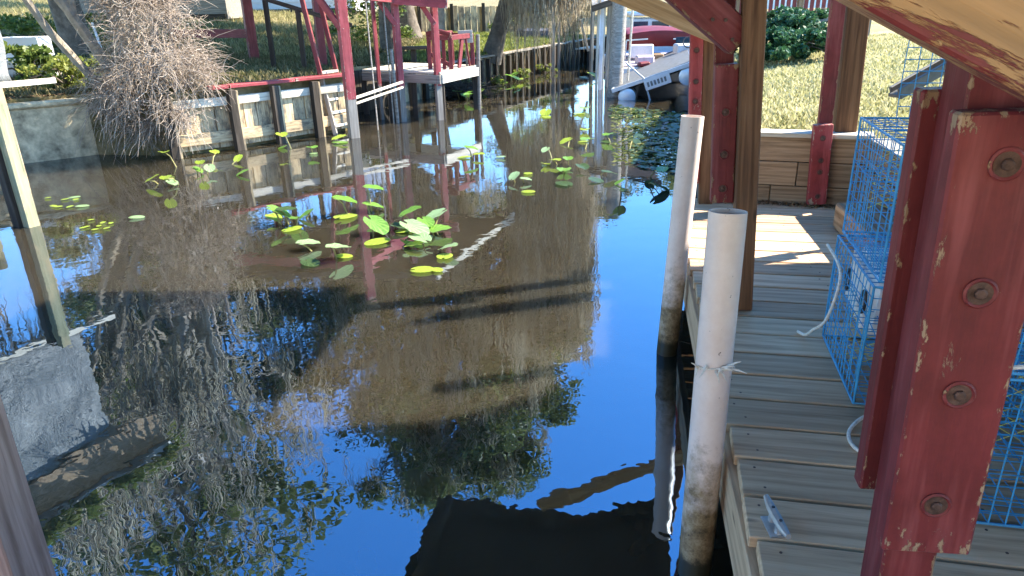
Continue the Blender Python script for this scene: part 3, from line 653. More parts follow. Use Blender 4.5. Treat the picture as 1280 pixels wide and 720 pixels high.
for a, b in interp([(-4.0, 9.86), (-3.80, 10.02), (-2.42, 11.40)], 1.0):
    n = side_n(a, b); plank('cap_board', a + n * .06 + Vector((0, 0, .84 + rnd.uniform(-.006, .006))), b - (b - a) * .01 + n * .06 + Vector((0, 0, .84)), .20, .04, 'red_sun', bw)
# low concrete wall left of the bush
cw = thing('seawall', 'short mottled concrete seawall with a leaf-covered top left of the dead bush', 'seawall', (-6.0, 9.7, 0))
for (ax, ay), (bx, by) in (((-7.35, 7.4), (-6.58, 9.22)), ((-6.58, 9.22), (-5.62, 9.92))):
    a, b = Vector((ax, ay, 0)), Vector((bx, by, 0)); n = side_n(a, b); L = (b - a).length
    plank('wall_panel', a + n * .05 + Vector((0, 0, .25)), b + n * .05 + Vector((0, 0, .25)), .10, .88, 'concrete', cw, bev=.02)
    plank('coping', a + n * .04 + Vector((0, 0, .72)), b + n * .04 + Vector((0, 0, .72)), .22, .07, 'concrete', cw, bev=.02)
# far bulkhead
fw = thing('bulkhead', 'long low bulkhead of pale planks and dark piles below the lit grass', 'bulkhead', (-.2, 18, 0))
FL = [(-2.15, 14.4), (-1.22, 15.72), (1.26, 20.85), (3.28, 24.95), (4.4, 28.0)]
for i, (a, b) in enumerate(interp(FL, .18)):
    n = side_n(a, b); j = rnd.uniform(-.01, .015)
    vp('sheet_plank', a, b, n, .03 + j, -.16, .60 + rnd.uniform(-.02, .02), 'pile_wood', fw)
    if i % 2 == 0:
        q = a + n * .12; plank('pile', q + Vector((0, 0, -.4)), q + Vector((0, 0, .60 + rnd.uniform(-.03, .05))), .09, .09, 'dark_wood', fw, up=tuple(n))  # dark wood puts the piles' shadow side into their colour
for a, b in interp(FL, 1.6):
    n = side_n(a, b); plank('cap_board', a + n * .05 + Vector((0, 0, .635)), b - (b - a) * .006 + n * .05 + Vector((0, 0, .635)), .17, .035, 'grey_wood', fw)
# wall inside the boat slip
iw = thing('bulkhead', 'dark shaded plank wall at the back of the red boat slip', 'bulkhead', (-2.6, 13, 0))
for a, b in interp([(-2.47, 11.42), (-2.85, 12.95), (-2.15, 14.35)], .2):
    n = side_n(a, b); vp('sheet_plank', a, b, n, .03, -.12, .72, 'dark_wood', iw)  # dark wood puts the slip's shade into the plank colour

# ------------------------------------------------------------------ red boat slip on the left
rs = thing('boat_slip', 'red post boat slip frame with low roof across the canal', 'boat slip', (-2.2, 12, 0))
def rpost(x, y, z0, z1, w_, mm='red_sun', dxz=(0, 0), wet=True):
    d = Vector((dxz[0], dxz[1], 0)); zq = .55 if wet else z0
    nv = (.87, .5, 0)
    if wet:
        plank('post_foot', (x, y, -.4), (x + d.x * .2, y + d.y * .2, zq), w_ * .98, w_ * .98, 'grey_wood', rs, up=nv)
    plank('post', (x + (d.x * .2 if wet else 0), y + (d.y * .2 if wet else 0), zq), (x + d.x, y + d.y, z1), w_, w_, mm, rs, up=nv)
rpost(-2.27, 10.68, -.4, 2.55, .135)
rpost(-1.73, 12.07, -.4, 2.5, .10)
rpost(-1.13, 12.16, -.4, 2.5, .095)
rpost(-2.12, 12.35, -.4, 2.5, .055)
rpost(-3.17, 13.0, .75, 2.7, .12, 'red', wet=False)
rpost(-4.62, 13.84, .85, 2.7, .16, 'red', wet=False)
plank('beam', (-4.62, 13.84, 1.36), (-6.4, 14.6, 1.36), .12, .15, 'red', rs)
plank('beam', (-2.27, 10.68, 2.0), (-1.73, 12.07, 1.90), .07, .16, 'red_sun', rs)
plank('beam', (-1.75, 12.02, 1.88), (-.9, 12.0, 1.80), .07, .15, 'red_sun', rs)
plank('beam', (-2.3, 10.75, 2.02), (-4.9, 12.0, 2.3), .07, .16, 'red_sun', rs)
plank('knee_brace', (-2.27, 10.64, 1.48), (-2.62, 10.80, 1.95), .05, .09, 'red_sun', rs)
plank('knee_brace', (-1.73, 12.02, 1.50), (-1.95, 11.94, 1.85), .05, .08, 'red_sun', rs)
plank('knee_brace', (-1.13, 12.12, 1.50), (-1.36, 12.1, 1.85), .05, .08, 'red_sun', rs)
plank('bumper_pipe', (-2.22, 10.72, .56), (-1.66, 11.8, .66), .035, .035, 'white_wood', rs)
plank('bumper_pipe', (-2.22, 10.72, .48), (-1.66, 11.8, .58), .03, .03, 'white_wood', rs)
for x, y, r in ((-2.02, 11.3, .012), (-1.86, 11.9, .012), (-1.80, 11.95, .03)):
    MB().tube([(x, y, -.3), (x - .02, y, 2.2 if r < .02 else 1.15)], r, 6).build('lift_cable' if r < .02 else 'guide_pipe', 'grey_wood', rs)
V = [Vector(q) for q in ((-1.35, 12.0, 2.70), (-5.1, 12.4, 2.72), (-4.2, 16.0, 2.75), (.05, 15.4, 2.62))]
mb = MB(); mb.add([*V, *[q + Vector((0, 0, .06)) for q in V]], [(3, 2, 1, 0), (4, 5, 6, 7), (0, 1, 5, 4), (1, 2, 6, 5), (2, 3, 7, 6), (3, 0, 4, 7)]); mb.build('roof_sheet', 'roofwood', rs)
plank('roof_fascia', V[0] + Vector((.02, -.02, .0)), V[3] + Vector((.02, 0, 0)), .03, .12, 'white_wood', rs)  # pale board: the sunlit roof edge is put into its colour
plank('roof_fascia', V[0] + Vector((0, -.03, .0)), V[1] + Vector((0, -.03, 0)), .03, .12, 'roofwood', rs)
# ladder
ld = thing('ladder', 'slanted red railed ladder with pale treads leaning on the bulkhead cap', 'ladder', (-2.7, 11.2, 0))
l0, l1 = Vector((-2.93, 11.12, 2.05)), Vector((-2.64, 11.02, .12)); r0, r1 = Vector((-2.76, 11.45, 2.05)), Vector((-2.47, 11.30, .12))
for a, b in ((l0, l1), (r0, r1)):
    plank('rail', a, a.lerp(b, .62), .06, .07, 'red', ld); plank('rail', a.lerp(b, .62), b.lerp(a, -.12), .058, .068, 'grey_wood', ld)
for s in (.60, .70, .80, .90, 1.0):
    plank('tread', l0.lerp(l1, s), r0.lerp(r1, s), .09, .035, 'white_wood', ld)
# boat in slip shade
# deck platform
dk = thing('deck_platform', 'small bleached plank platform on posts between the red posts', 'platform', (-1.6, 12.9, 0))
fA, fB, fC = Vector((-2.5, 12.97, 0)), Vector((-1.08, 12.10, 0)), Vector((-.52, 13.32, 0)); ff = fB - fA; fs_ = fC - fB
for i in range(8):
    q = i / 8; a = fA + fs_ * q + Vector((0, 0, .75)); b = a + ff; e = fs_ * (1 / 16)
    plank('deck_board', a + e, b + e, fs_.length / 8 - .012, .035, 'white_wood', dk)
plank('fascia_board', fA + Vector((0, -.02, .655)), fB + Vector((0, -.02, .655)), .04, .14, 'grey_wood', dk)
plank('fascia_board', fB + Vector((.02, 0, .66)), fC + Vector((.02, 0, .66)), .04, .14, 'white_wood', dk)  # paler than the front fascia: sun on this side is painted in
for q, s in ((.0, 0), (.35, 0), (.66, 0), (.98, .05), (.98, .95), (.5, .95), (.1, .95)):
    p = fA + ff * q + fs_ * s; plank('leg', p + Vector((0, .05, -.4)), p + Vector((0, .05, .60)), .085, .085, 'dark_wood', dk)
# red slatted gate/railing on the platform
rg = thing('deck_chair', 'red slatted deck chair with arched back on the bleached platform', 'chair', (-1.0, 12.95, .77))
g0, g1, g2 = Vector((-1.30, 12.75, .77)), Vector((-.93, 12.55, .77)), Vector((-.60, 13.22, .77))
for p, h in ((g0, .56), (g1, .50), (g2, .52), (g0 + (g2 - g1), .56)):
    plank('upright', p, p + Vector((0, 0, h)), .07, .07, 'red', rg)
for a, b, h in ((g0, g1, .50), (g1, g2, .50), (g0, g0 + (g2 - g1), .54), (g0 + (g2 - g1), g2, .50)):
    plank('rail', a + Vector((0, 0, h)), b + Vector((0, 0, h)), .06, .08, 'red', rg)
plank('top_arch', g0 + Vector((-.03, -.02, .56)), g0.lerp(g1, .5) + Vector((0, -.03, .60)), .05, .07, 'red', rg)
plank('top_arch', g0.lerp(g1, .5) + Vector((0, -.03, .60)), g1 + Vector((.02, -.02, .55)), .05, .07, 'red', rg)
plank('brace', g1 + Vector((0, 0, .05)), g0 + Vector((0, .0, .25)), .03, .06, 'red', rg)
plank('slat', g1.lerp(g2, .35), g1.lerp(g2, .55) + Vector((0, 0, .5)), .03, .09, 'red', rg)
plank('slat', g1.lerp(g2, .85), g1.lerp(g2, .70) + Vector((0, 0, .5)), .03, .09, 'red', rg)
for q in (.35, .68): plank('slat', g0.lerp(g1, q), g0.lerp(g1, q) + Vector((0, 0, .52)), .06, .025, 'red', rg)
sg = thing('sign', 'small cream notice board fixed above the red chair', 'sign', (-.71, 13.1, 1.15))
sgb = plank('board', (-.83, 13.12, 1.25), (-.58, 13.12, 1.26), .02, .21, 'white_wood', sg); plank('stake', (-.70, 13.15, .77), (-.70, 13.15, 1.2), .03, .03, 'grey_wood', sg)
for zq in (1.29, 1.24): plank('print_line', (-.79, 13.108, zq), (-.63, 13.108, zq + .005), .002, .012, 'grey_wood', sgb)
pl = MB().tube([(-.52, 13.3, -.4), (-.50, 13.3, 1.28)], .035, 8).build('mooring_stake', 'grey_wood', None, True, (-.52, 13.3, 0)); tag(pl, 'thin pale stake standing at the corner of the bleached platform', 'stake')
bn = thing('bench', 'dark wooden bench at the bank behind the bleached platform', 'bench', (-1.8, 14.6, .7))
plank('seat', (-2.15, 14.6, 1.0), (-1.45, 14.7, 1.0), .30, .05, 'dark_wood', bn)
for q in (-2.1, -1.8, -1.5): plank('leg', (q, 14.62, .60), (q, 14.62, .98), .10, .10, 'dark_wood', bn)
hr = thing('handrail', 'dark sloping handrail on thin posts crossing the shaded bank', 'handrail', (-3.1, 12.3, .85))
plank('rail', (-3.95, 12.2, 1.98), (-2.42, 12.05, 1.51), .06, .06, 'dark_wood', hr)
for x, z1 in ((-3.26, 1.76), (-3.75, 1.90)): plank('post', (x, 12.12, .85), (x, 12.12, z1), .07, .07, 'dark_wood', hr)

# ------------------------------------------------------------------ left near boathouse with tarp
lb = thing('boathouse', 'left boathouse with grey tarp wall, pale rail and fern grown eave', 'boathouse', (-4.8, 6.6, 0))
ta, tb = Vector((-4.53, 6.86, 0)), Vector((-6.3, 4.0, 0)); td = (tb - ta).normalized(); tn = Vector((td.y, -td.x, 0))
if tn.x < 0: tn = -tn
def lpost(x, y, mm, z1=1.25, w_=.12): plank('post', (x, y, -.5), (x - .02, y + .02, z1), w_, w_, mm, lb, up=(.85, -.5, 0))
lpost(-4.42, 6.42, 'green_wood', 1.24, .10); lpost(-4.53, 6.45, 'dark_wood', 1.22, .11)
lpost(-5.32, 7.76, 'pile_wood', 1.3, .10); lpost(-5.42, 7.80, 'dark_wood', 1.3, .12); lpost(-6.75, 9.0, 'green_wood', 1.3, .12)
lpost(-5.9, 4.0, 'green_wood', 2.4, .12)
plank('rail', ta - td * .36 + tn * .03 + Vector((0, 0, 1.225)), tb + tn * .03 + Vector((0, 0, 1.27)), .04, .05, 'white_wood', lb)
Vt, Ft = [], []; nx, nz = 34, 16
for i in range(nx + 1):
    for j in range(nz + 1):
        s, h = i / nx, j / nz; q = ta + td * (3.3 * s - .02 * h); edge = .05 * noise.noise((h * 5, 0, 3)) * (1 - s)
        top = 2.48 + .5 * min(1, s * 2.2); z = 1.24 + (top - 1.24) * h
        Vt.append(q + td * edge + tn * (.04 * noise.noise((s * 7, h * 4, 1)) + .015 * noise.noise((s * 20, h * 13, 2))) + Vector((0, 0, z)))
for i in range(nx):
    for j in range(nz): k = i * (nz + 1) + j; Ft.append((k, k + nz + 1, k + nz + 2, k + 1))
tp = MB().add(Vt, Ft).build('tarp', 'tarp', lb, True)
sm = tp.modifiers.new('thick', 'SOLIDIFY'); sm.thickness = .006
plank('eave_board', ta - td * .55 + tn * .06 + Vector((0, 0, 2.72)), tb + tn * .06 + Vector((0, 0, 2.95)), .04, .40, 'wall_wood', lb)
V = [ta - td * .6 + tn * .15 + Vector((0, 0, 2.92)), tb + tn * .15 + Vector((0, 0, 3.14)), tb - tn * 3.2 + Vector((0, 0, 3.6)), ta - td * .6 - tn * 3.2 + Vector((0, 0, 3.5))]
MB().add([*V, *[q + Vector((0, 0, .05)) for q in V]], [(3, 2, 1, 0), (4, 5, 6, 7), (0, 1, 5, 4), (1, 2, 6, 5), (2, 3, 7, 6), (3, 0, 4, 7)]).build('roof_sheet', 'tin', lb)
# ferns growing on the eave
def fronds(centres, n, L, material, name, label, cat, droop=.5, kind=None, parent=None):
    P, r = [], []
    VV, TT = [], []; off = 0
    for c in centres:
        for i in range(n):
            az = rnd.uniform(0, 6.283); el = rnd.uniform(.3, 1.3); l = L * rnd.uniform(.6, 1.2); d = Vector((math.cos(az) * math.cos(el), math.sin(az) * math.cos(el), math.sin(el)))
            s = Vector((-math.sin(az), math.cos(az), 0)); pts = []
            for k in range(5):
                q = k / 4; pts.append(Vector(c) + d * l * q + Vector((0, 0, -droop * l * q * q)))
            wv = [.018 * L / .4 * x for x in (.6, 1, 1, .7, .05)]
            for k in range(5): VV += [tuple(pts[k] - s * wv[k]), tuple(pts[k] + s * wv[k])]
            for k in range(4): TT.append((off + 2 * k, off + 2 * k + 1, off + 2 * k + 3, off + 2 * k + 2))
            off += 10
    o = np_mesh(name, VV, TT, material, parent, origin=tuple(WORLD[parent.name].translation) if parent else (0, 0, 0))
    if label: tag(o, label, cat)
    return o
for i, s in enumerate((-.40, .05, .45, .9, 1.4, 1.9, 2.4)):
    c = ta + td * s + tn * .10 + Vector((0, 0, 3.0 + .04 * s))
    cs = [c + Vector((rnd.uniform(-.2, .2), rnd.uniform(-.2, .2), rnd.uniform(-.03, .05))) for _ in range(4)]
    f = thing('fern', ['wispy fern at the end of the left eave', 'fern tuft above the tarp edge on the left eave', 'fern clump rooted on the left eave'][min(i, 2)], 'fern', tuple(c), 'ferns on the left eave')
    fronds(cs, 26, .42, 'fern', 'frond_clump', None, None, .7, parent=f)

# ------------------------------------------------------------------ trees
def limb(P, r0, r1, segs, d, L, wob, grav=0):
    pts = [Vector(P)]; d = Vector(d).normalized(); rads = [r0]
    for i in range(segs):
        d = (d + Vector((rnd.uniform(-wob, wob), rnd.uniform(-wob, wob), rnd.uniform(-wob, wob) + grav))).normalized()
        pts.append(pts[-1] + d * (L / segs)); rads.append(r0 + (r1 - r0) * (i + 1) / segs)
    return pts, rads, d
def grow(mb, P, r, d, L, depth, tips, wob=.25, kids=3, shrink=.62, spread=.75, grav=0, sides=7):
    pts, rads, d2 = limb(P, r, r * .6, 5, d, L, wob, grav); mb.tube(pts, rads, max(4, sides), False)
    if depth == 0:
        tips.append(pts[-1]); return
    for i in range(kids):
        k = rnd.randint(2, 5); ax = Vector((rnd.gauss(0, 1), rnd.gauss(0, 1), rnd.gauss(0, .6))).normalized()
        nd = (d2 + ax * spread).normalized(); grow(mb, pts[k], rads[k] * .72, nd, L * shrink * rnd.uniform(.75, 1.2), depth - 1, tips, wob, kids, shrink, spread, grav, sides - 1)
    tips.append(pts[-1])
def moss_mesh(anchors, lens, wid, name, parent, seed=0, dens=1, material='moss'):
    """festoons: bundles of wavy threads hanging from each anchor"""
    A = np.repeat(np.array(anchors), dens, 0); Ln = np.repeat(np.array(lens), dens); n = len(A); k = 6
    A = A + rng.normal(size=A.shape) * np.array([wid, wid, .02]); Ln = Ln * (.45 + .75 * rng.random(n)); q = np.linspace(0, 1, k)
    P = A[:, None, :] + np.zeros((n, k, 3)); P[..., 2] -= q[None] * Ln[:, None]
    ph = rng.random((n, 2)) * 6.28; P[..., 0] += .06 * Ln[:, None] ** .5 * np.sin(q[None] * 5 + ph[:, :1]) * q[None]; P[..., 1] += .06 * Ln[:, None] ** .5 * np.sin(q[None] * 4 + ph[:, 1:]) * q[None]
    r = np.array([.004, .008, .008, .007, .005, .0015])[None] * (.6 + .7 * rng.random(n))[:, None]
    V, T = strands(P, r); o = np_mesh(name, V, T, material, parent, tuple(WORLD[parent.name].translation)); return o
def crown_pts(clumps, per, jit):
    C = np.repeat(np.array([c[:3] for c in clumps]), per, 0); Rr = np.repeat(np.array([c[3] for c in clumps]), per)
    d = rng.normal(size=C.shape); d /= np.linalg.norm(d, axis=1, keepdims=True); rad = rng.random(len(C)) ** (1 / 2.2)
    return C + d * (rad * Rr)[:, None] * np.array([1, 1, .62])
def oak(name, label, base, height, clumps, per, trunk_r, trunk_dir, moss, leaf=.13, group=None, mossd=14):
    t_ = thing(name, label, 'tree', base, group); mb = MB(); tips = []
    b = Vector(base); pts, rads, d = limb(b - Vector((0, 0, .3)), trunk_r * 1.35, trunk_r * .8, 7, trunk_dir, height * .42, .10); rads[0] *= 1.25
    mb.tube(pts, rads, 14, False)
    cen = Vector((sum(c[0] for c in clumps) / len(clumps), sum(c[1] for c in clumps) / len(clumps), sum(c[2] for c in clumps) / len(clumps)))
    for c in clumps:
        k = rnd.randint(4, 7); s = pts[k]; e = Vector(c[:3]); md = s.lerp(e, .5) + Vector((rnd.uniform(-.4, .4), rnd.uniform(-.4, .4), rnd.uniform(.1, .7)))
        q = [s, s.lerp(md, .5), md, md.lerp(e, .5) + Vector((0, 0, .15)), e]; mb.tube(q, [rads[k] * x for x in (.42, .34, .24, .15, .05)], 6, False)
        for _ in range(3):
            f = e + Vector((rnd.uniform(-1, 1), rnd.uniform(-1, 1), rnd.uniform(-.5, .5))) * c[3]; mb.tube([md.lerp(e, .4), md.lerp(e, .7).lerp(f, .4), f], [.03, .018, .006], 4, False)
    mb.build('trunk', 'bark', t_, True)
    if per:
        P = crown_pts(clumps, per, .2); V, T = leafquads(P, leaf, .2, .5); np_mesh('crown', V, T, 'oak', t_, base)
    if moss:
        moss_mesh([m_[:3] for m_ in moss], [m_[3] for m_ in moss], .10, 'moss', t_, dens=mossd)
    return t_
# big live oak whose mirror image fills the middle of the canal
cl_ = []
for _ in range(95):
    while True:
        p = np.array([rnd.uniform(-1, 1), rnd.uniform(-1, 1), rnd.uniform(-1, 1)])
        if .25 < np.linalg.norm(p) < 1: break
    c = np.array([-1.9, 17.3, 7.4]) + p * np.array([3.4, 3.2, 4.5])
    cl_.append((c[0], c[1], c[2], rnd.uniform(.45, .95)))
ms = []
for c in cl_:
    for _ in range(7):
        ms.append((c[0] + rnd.uniform(-1, 1) * c[3], c[1] + rnd.uniform(-1, 1) * c[3], c[2] - .15, rnd.uniform(.5, 1.7) if c[2] < 8 else rnd.uniform(.2, .8)))
for _ in range(20):
    cl_.append((rnd.uniform(-.3, 1.2), rnd.uniform(16, 18), rnd.uniform(3.4, 9), rnd.uniform(.4, .8)))
for _ in range(620):      # long curtains over the water
    x = rnd.uniform(.1, 1.85); ms.append((x, rnd.uniform(15.4, 17.8), rnd.uniform(2.4, 6.6), rnd.uniform(.7, 2.0)))
cl_ += [(.9, 16.4, 4.9, .7), (1.3, 17, 4.3, .6), (.4, 16.8, 3.9, .6), (1.1, 16, 5.8, .8), (.8, 17.5, 6.6, .9)]
oak('live_oak', 'large leaning live oak hung with pale grey moss over the canal', (-.38, 17.6, .78), 11, cl_, 620, .15, (.30, -.02, 1), ms)
def simple_oak(base, h, rad, nclump, label, per=330, mossn=5, tr=.22, group='trees beyond the canal'):
    cl2 = []
    for _ in range(nclump):
        a_, rr, zz = rnd.uniform(0, 6.283), rad * math.sqrt(rnd.random()), rnd.uniform(-.5, .5)
        cl2.append((base[0] + rr * math.cos(a_), base[1] + rr * math.sin(a_), base[2] + h * (.62 + .38 * zz * 2 * .9 * (1 - rr / rad * .4)), rnd.uniform(.6, 1.2)))
    ms2 = [(c[0] + rnd.uniform(-1, 1) * c[3], c[1] + rnd.uniform(-1, 1) * c[3], c[2] - .2, rnd.uniform(.5, 1.8)) for c in cl2 for _ in range(mossn)]
    return oak('oak_tree', label, base, h, cl2, per, tr, (rnd.uniform(-.1, .1), rnd.uniform(-.1, .1), 1), ms2, .2, group, 6)
simple_oak((-2.7, 21.5, 1.1), 8, 3.0, 40, 'mossy oak with broad grey trunk behind the bleached platform')
simple_oak((-8.5, 19.5, 1.3), 7.5, 3.0, 36, 'oak on the bank above the red beam and white house')
simple_oak((3.0, 36, 1.2), 8, 4.0, 40, 'oak behind the head of the canal', mossn=7)
simple_oak((8.5, 34, 1.5), 6, 3.6, 30, 'oak behind the white boat at the right bank')
simple_oak((-7.6, 13.6, 1.1), 10.5, 2.9, 44, 'tall mossy oak on the slope behind the dead bush', per=300, mossn=8, tr=.2)
simple_oak((-14, 27, 1.5), 9, 4.0, 36, 'oak far back on the left slope')
# trunk pair standing behind the platform
for i, (x, y, r, lab) in enumerate(((-2.75, 17.6, .19, 'thick grey trunk of a bare tree behind the red posts'), (-1.55, 17.0, .11, 'slim pale trunk behind the red chair'))):
    t_ = thing('bare_tree', lab, 'tree', (x, y, .8)); mb = MB(); tips = []
    grow(mb, Vector((x, y, .6)), r, (.03, 0, 1), 3.6, 3, tips, .10, 3, .62, .7); mb.build('trunk', 'bark' if i == 0 else 'pale_bark', t_, True)
    moss_mesh([tuple(q) for q in tips for _ in range(2)], [rnd.uniform(.4, 1.4) for q in tips for _ in range(2)], .12, 'moss', t_, dens=6)
# bare tree rising out of the dead bush, with moss
bt = thing('bare_tree', 'bare pale tree with moss tufts rising out of the dead bush', 'tree', (-4.9, 10.1, .7)); mb = MB(); tips = []
for (x, y), d, r, L in (((-4.95, 10.15), (-.05, -.04, 1), .11, 3.6), ((-4.7, 10.1), (.22, -.12, 1), .09, 3.4), ((-5.15, 10.2), (-.30, -.05, 1), .08, 3.2), ((-4.6, 10.2), (.05, -.3, 1), .06, 3.0), ((-5.3, 10.1), (-.5, -.25, 1), .06, 3.0)):
    grow(mb, Vector((x, y, .55)), r, d, L, 3, tips, .16, 3, .60, .62)
mb.build('trunk', 'pale_bark', bt, True)
tw = []
for q in tips:
    for _ in range(9): tw.append(q + Vector((rnd.gauss(0, .12), rnd.gauss(0, .12), rnd.gauss(0, .1))))
n = len(tw); P0 = np.array([list(q) for q in tw]); d = rng.normal(size=(n, 3)); d[:, 2] += .3; d /= np.linalg.norm(d, axis=1, keepdims=True); q = np.linspace(0, 1, 4); P = P0[:, None] + d[:, None] * (q[None, :, None] * (.25 + .4 * rng.random((n, 1, 1)))) + rng.normal(size=(n, 4, 3)) * .025
V, T = strands(P, np.tile(np.array([.006, .005, .0035, .001]), (n, 1))); np_mesh('twigs', V, T, 'twig', bt, (-4.9, 10.1, .7))
mossy = [q for q in tips if rnd.random() < .8]
moss_mesh([tuple(q) for q in mossy], [rnd.uniform(.3, 1.1) for q in mossy], .10, 'moss', bt, dens=11)
# palm-like air plants / cabbage palm seen only mirrored
def palm(base, h, nf, L, label, trunk_r=.1):
    t_ = thing('palm', label, 'palm', base); b = Vector(base); top = b + Vector((.1, 0, h)); MB().tube([b, b.lerp(top, .5) + Vector((.05, 0, 0)), top], [trunk_r * 1.2, trunk_r, trunk_r], 10).build('trunk', 'bark', t_, True)
    VV, TT = [], []; off = 0
    for i in range(nf):
        az = i * 2.4; el = rnd.uniform(-.4, 1.1); d = Vector((math.cos(az) * math.cos(el), math.sin(az) * math.cos(el), math.sin(el))); hub = top + d * L * .45 + Vector((0, 0, -.04)); s = Vector((-math.sin(az), math.cos(az), 0)); n_ = d.cross(s)
        for k in range(11):
            an = (k - 5) * .26; ld_ = d * math.cos(an) + s * math.sin(an); e = hub + ld_ * L * .55 + Vector((0, 0, -.12 * L)); w_ = n_.cross(ld_) * .012
            mid = hub.lerp(e, .5) + Vector((0, 0, .04)); VV += [tuple(hub - w_ * .5), tuple(hub + w_ * .5), tuple(mid + w_), tuple(e), tuple(mid - w_)]; TT += [(off, off + 1, off + 2, off + 4), (off + 4, off + 2, off + 3, off + 3)]; off += 5
        w_ = s * .008; VV += [tuple(top - w_), tuple(top + w_), tuple(hub + w_), tuple(hub - w_), tuple(hub)]; TT += [(off, off + 1, off + 2, off + 3)]; off += 5
    TT = [q if q[2] != q[3] else (q[0], q[1], q[2], q[2]) for q in TT]
    mb = MB(); mb.v = VV; mb.f = [tuple(dict.fromkeys(q)) for q in TT]; mb.build('fronds', 'palm', t_); return t_
palm((.35, 24.5, .9), 1.2, 18, 1.1, 'small yellow green palm beyond the far bulkhead', .09)
palm((-7.6, 10.8, .95), 3.4, 26, 1.3, 'tall fan palm on the bank behind the left boathouse', .13)

# ------------------------------------------------------------------ dead bush at the bulkhead
db = thing('dead_bush', 'dense leafless tan vine bush spilling over the bulkhead', 'bush', (-4.6, 9.75, .6))
n = 5600; k = 6; nc_ = 46
zc = rng.random(nc_); tc_ = rng.random(nc_) * 6.283; rc_ = (.30 + .42 * np.sqrt(rng.random(nc_))) * (1.02 - 1.3 * (zc - .52) ** 2 - .18 * zc)
CC = np.stack([-4.58 + rc_ * np.cos(tc_) * .95 - .10 * (zc - .5), 9.68 + rc_ * np.sin(tc_) * .75, .30 + zc * 1.75], 1)
pk = rng.integers(0, nc_, n); S = CC[pk] + rng.normal(size=(n, 3)) * (.06 + .10 * rng.random((nc_, 1))[pk])
out = S - np.array([-4.47, 9.72, 1.1]); out /= np.linalg.norm(out, axis=1, keepdims=True)
d = out * .45 + rng.normal(size=(n, 3)) * .75 + np.array([0, -.05, -.1]); d /= np.linalg.norm(d, axis=1, keepdims=True)
L = .12 + .36 * rng.random(n) ** 2.2; q = np.linspace(0, 1, k); P = S[:, None] + d[:, None] * (q[None, :, None] * L[:, None, None]) + np.cumsum(rng.normal(size=(n, k, 3)) * .018, 1); P[..., 2] -= (q[None] ** 2) * L[:, None] * .25
P[..., 2] = np.maximum(P[..., 2], .03)
V, T = strands(P, np.tile(np.array([.0036, .0034, .003, .0026, .002, .001]), (n, 1)) * (.6 + .8 * rng.random((n, 1)))); np_mesh('twigs', V, T, 'twig', db, (-4.6, 9.75, .6))
mb = MB()
for _ in range(90):
    a_ = rnd.uniform(-2.9, -.1); s = Vector((-4.6 + rnd.uniform(-.3, .3), 9.8 + rnd.uniform(-.2, .2), rnd.uniform(.7, 1.7))); e = s + Vector((-.06 + math.cos(a_) * rnd.uniform(.35, .95), math.sin(a_) * rnd.uniform(.3, .8), 0)); e.z = rnd.uniform(.03, .9); md = s.lerp(e, .5) + Vector((0, 0, .35))
    pts = [s.lerp(md, q).lerp(md.lerp(e, q), q) + Vector((rnd.gauss(0, .035), rnd.gauss(0, .035), rnd.gauss(0, .03))) * math.sin(q * 3.14) for q in np.linspace(0, 1, 9)]
    mb.tube(pts, [.009 - .0008 * k for k in range(9)], 4, False)
for x, dx_ in ((-4.75, -.10), (-4.55, .05), (-4.4, .12), (-4.9, -.2)): mb.tube([(x, 9.85, .5), (x + dx_ * .5, 9.85, 1.2), (x + dx_, 9.9, 2.1), (x + dx_ * 1.5, 9.95, 3.0)], [.04, .035, .03, .02], 7, False)
mb.build('vine_stems', 'twig', db, True)
n = 500; th = rng.random(n) * 6.283; C_ = np.stack([-4.5 + .75 * np.cos(th) * np.sqrt(rng.random(n)), 9.6 + .5 * np.sin(th), .5 + 1.2 * rng.random(n)], 1); V, T = leafquads(C_, .035, 0, .5); np_mesh('dry_leaves', V, T, 'twig', db, (-4.6, 9.75, .6))

# shrubs
def shrub(name, c, r, nl, leaf, material, label, squash=.7, cat='shrub', nc=22):
    t_ = thing(name, label, cat, c); mb = MB()
    for _ in range(14):
        e = Vector(c) + Vector((rnd.uniform(-1, 1) * r[0], rnd.uniform(-1, 1) * r[1], rnd.uniform(.2, .8) * r[2])); mb.tube([c, Vector(c).lerp(e, .6) + Vector((0, 0, .1)), e], [.015, .010, .003], 4, False)
    mb.build('stem', 'bark', t_)
    cl2 = [(c[0] + rnd.gauss(0, .45) * r[0], c[1] + rnd.gauss(0, .45) * r[1], c[2] + r[2] * rnd.uniform(.0, 1.0), min(r) * rnd.uniform(.25, .45)) for _ in range(nc)]
    P = crown_pts(cl2, max(4, nl // nc), .1); P[:, 2] = np.maximum(P[:, 2], c[2]); V, T = leafquads(P, leaf, .2, .55); np_mesh('foliage', V, T, material, t_, c); return t_
shrub('shrub', (-6.05, 10.3, .85), (.55, .5, .35), 1500, .07, 'lime', 'low lime green weeds on the lit bank beside the dead bush')
shrub('shrub', (-6.9, 10.9, .85), (.35, .35, .6), 700, .12, 'bush', 'dark leafy shrub in front of the white boxes on the bank')
shrub('shrub', (-3.2, 19.5, 1.0), (1.2, .9, 1.3), 2600, .09, 'bush', 'sunlit yellow green bush behind the red posts')
shrub('shrub', (-.1, 22.0, .8), (.45, .4, .6), 900, .09, 'lime', 'bright lime bush right of the leaning oak trunk')
shrub('shrub', (-9.2, 15.5, 1.1), (1.6, 1.2, .6), 2200, .10, 'bush', 'broad shrub on the left slope under the branches')
shrub('shrub', (3.75, 10.3, 1.05), (.75, .9, .30), 14000, .07, 'ivy', 'dark green ivy mound on the right lawn', cat='ivy', nc=80)
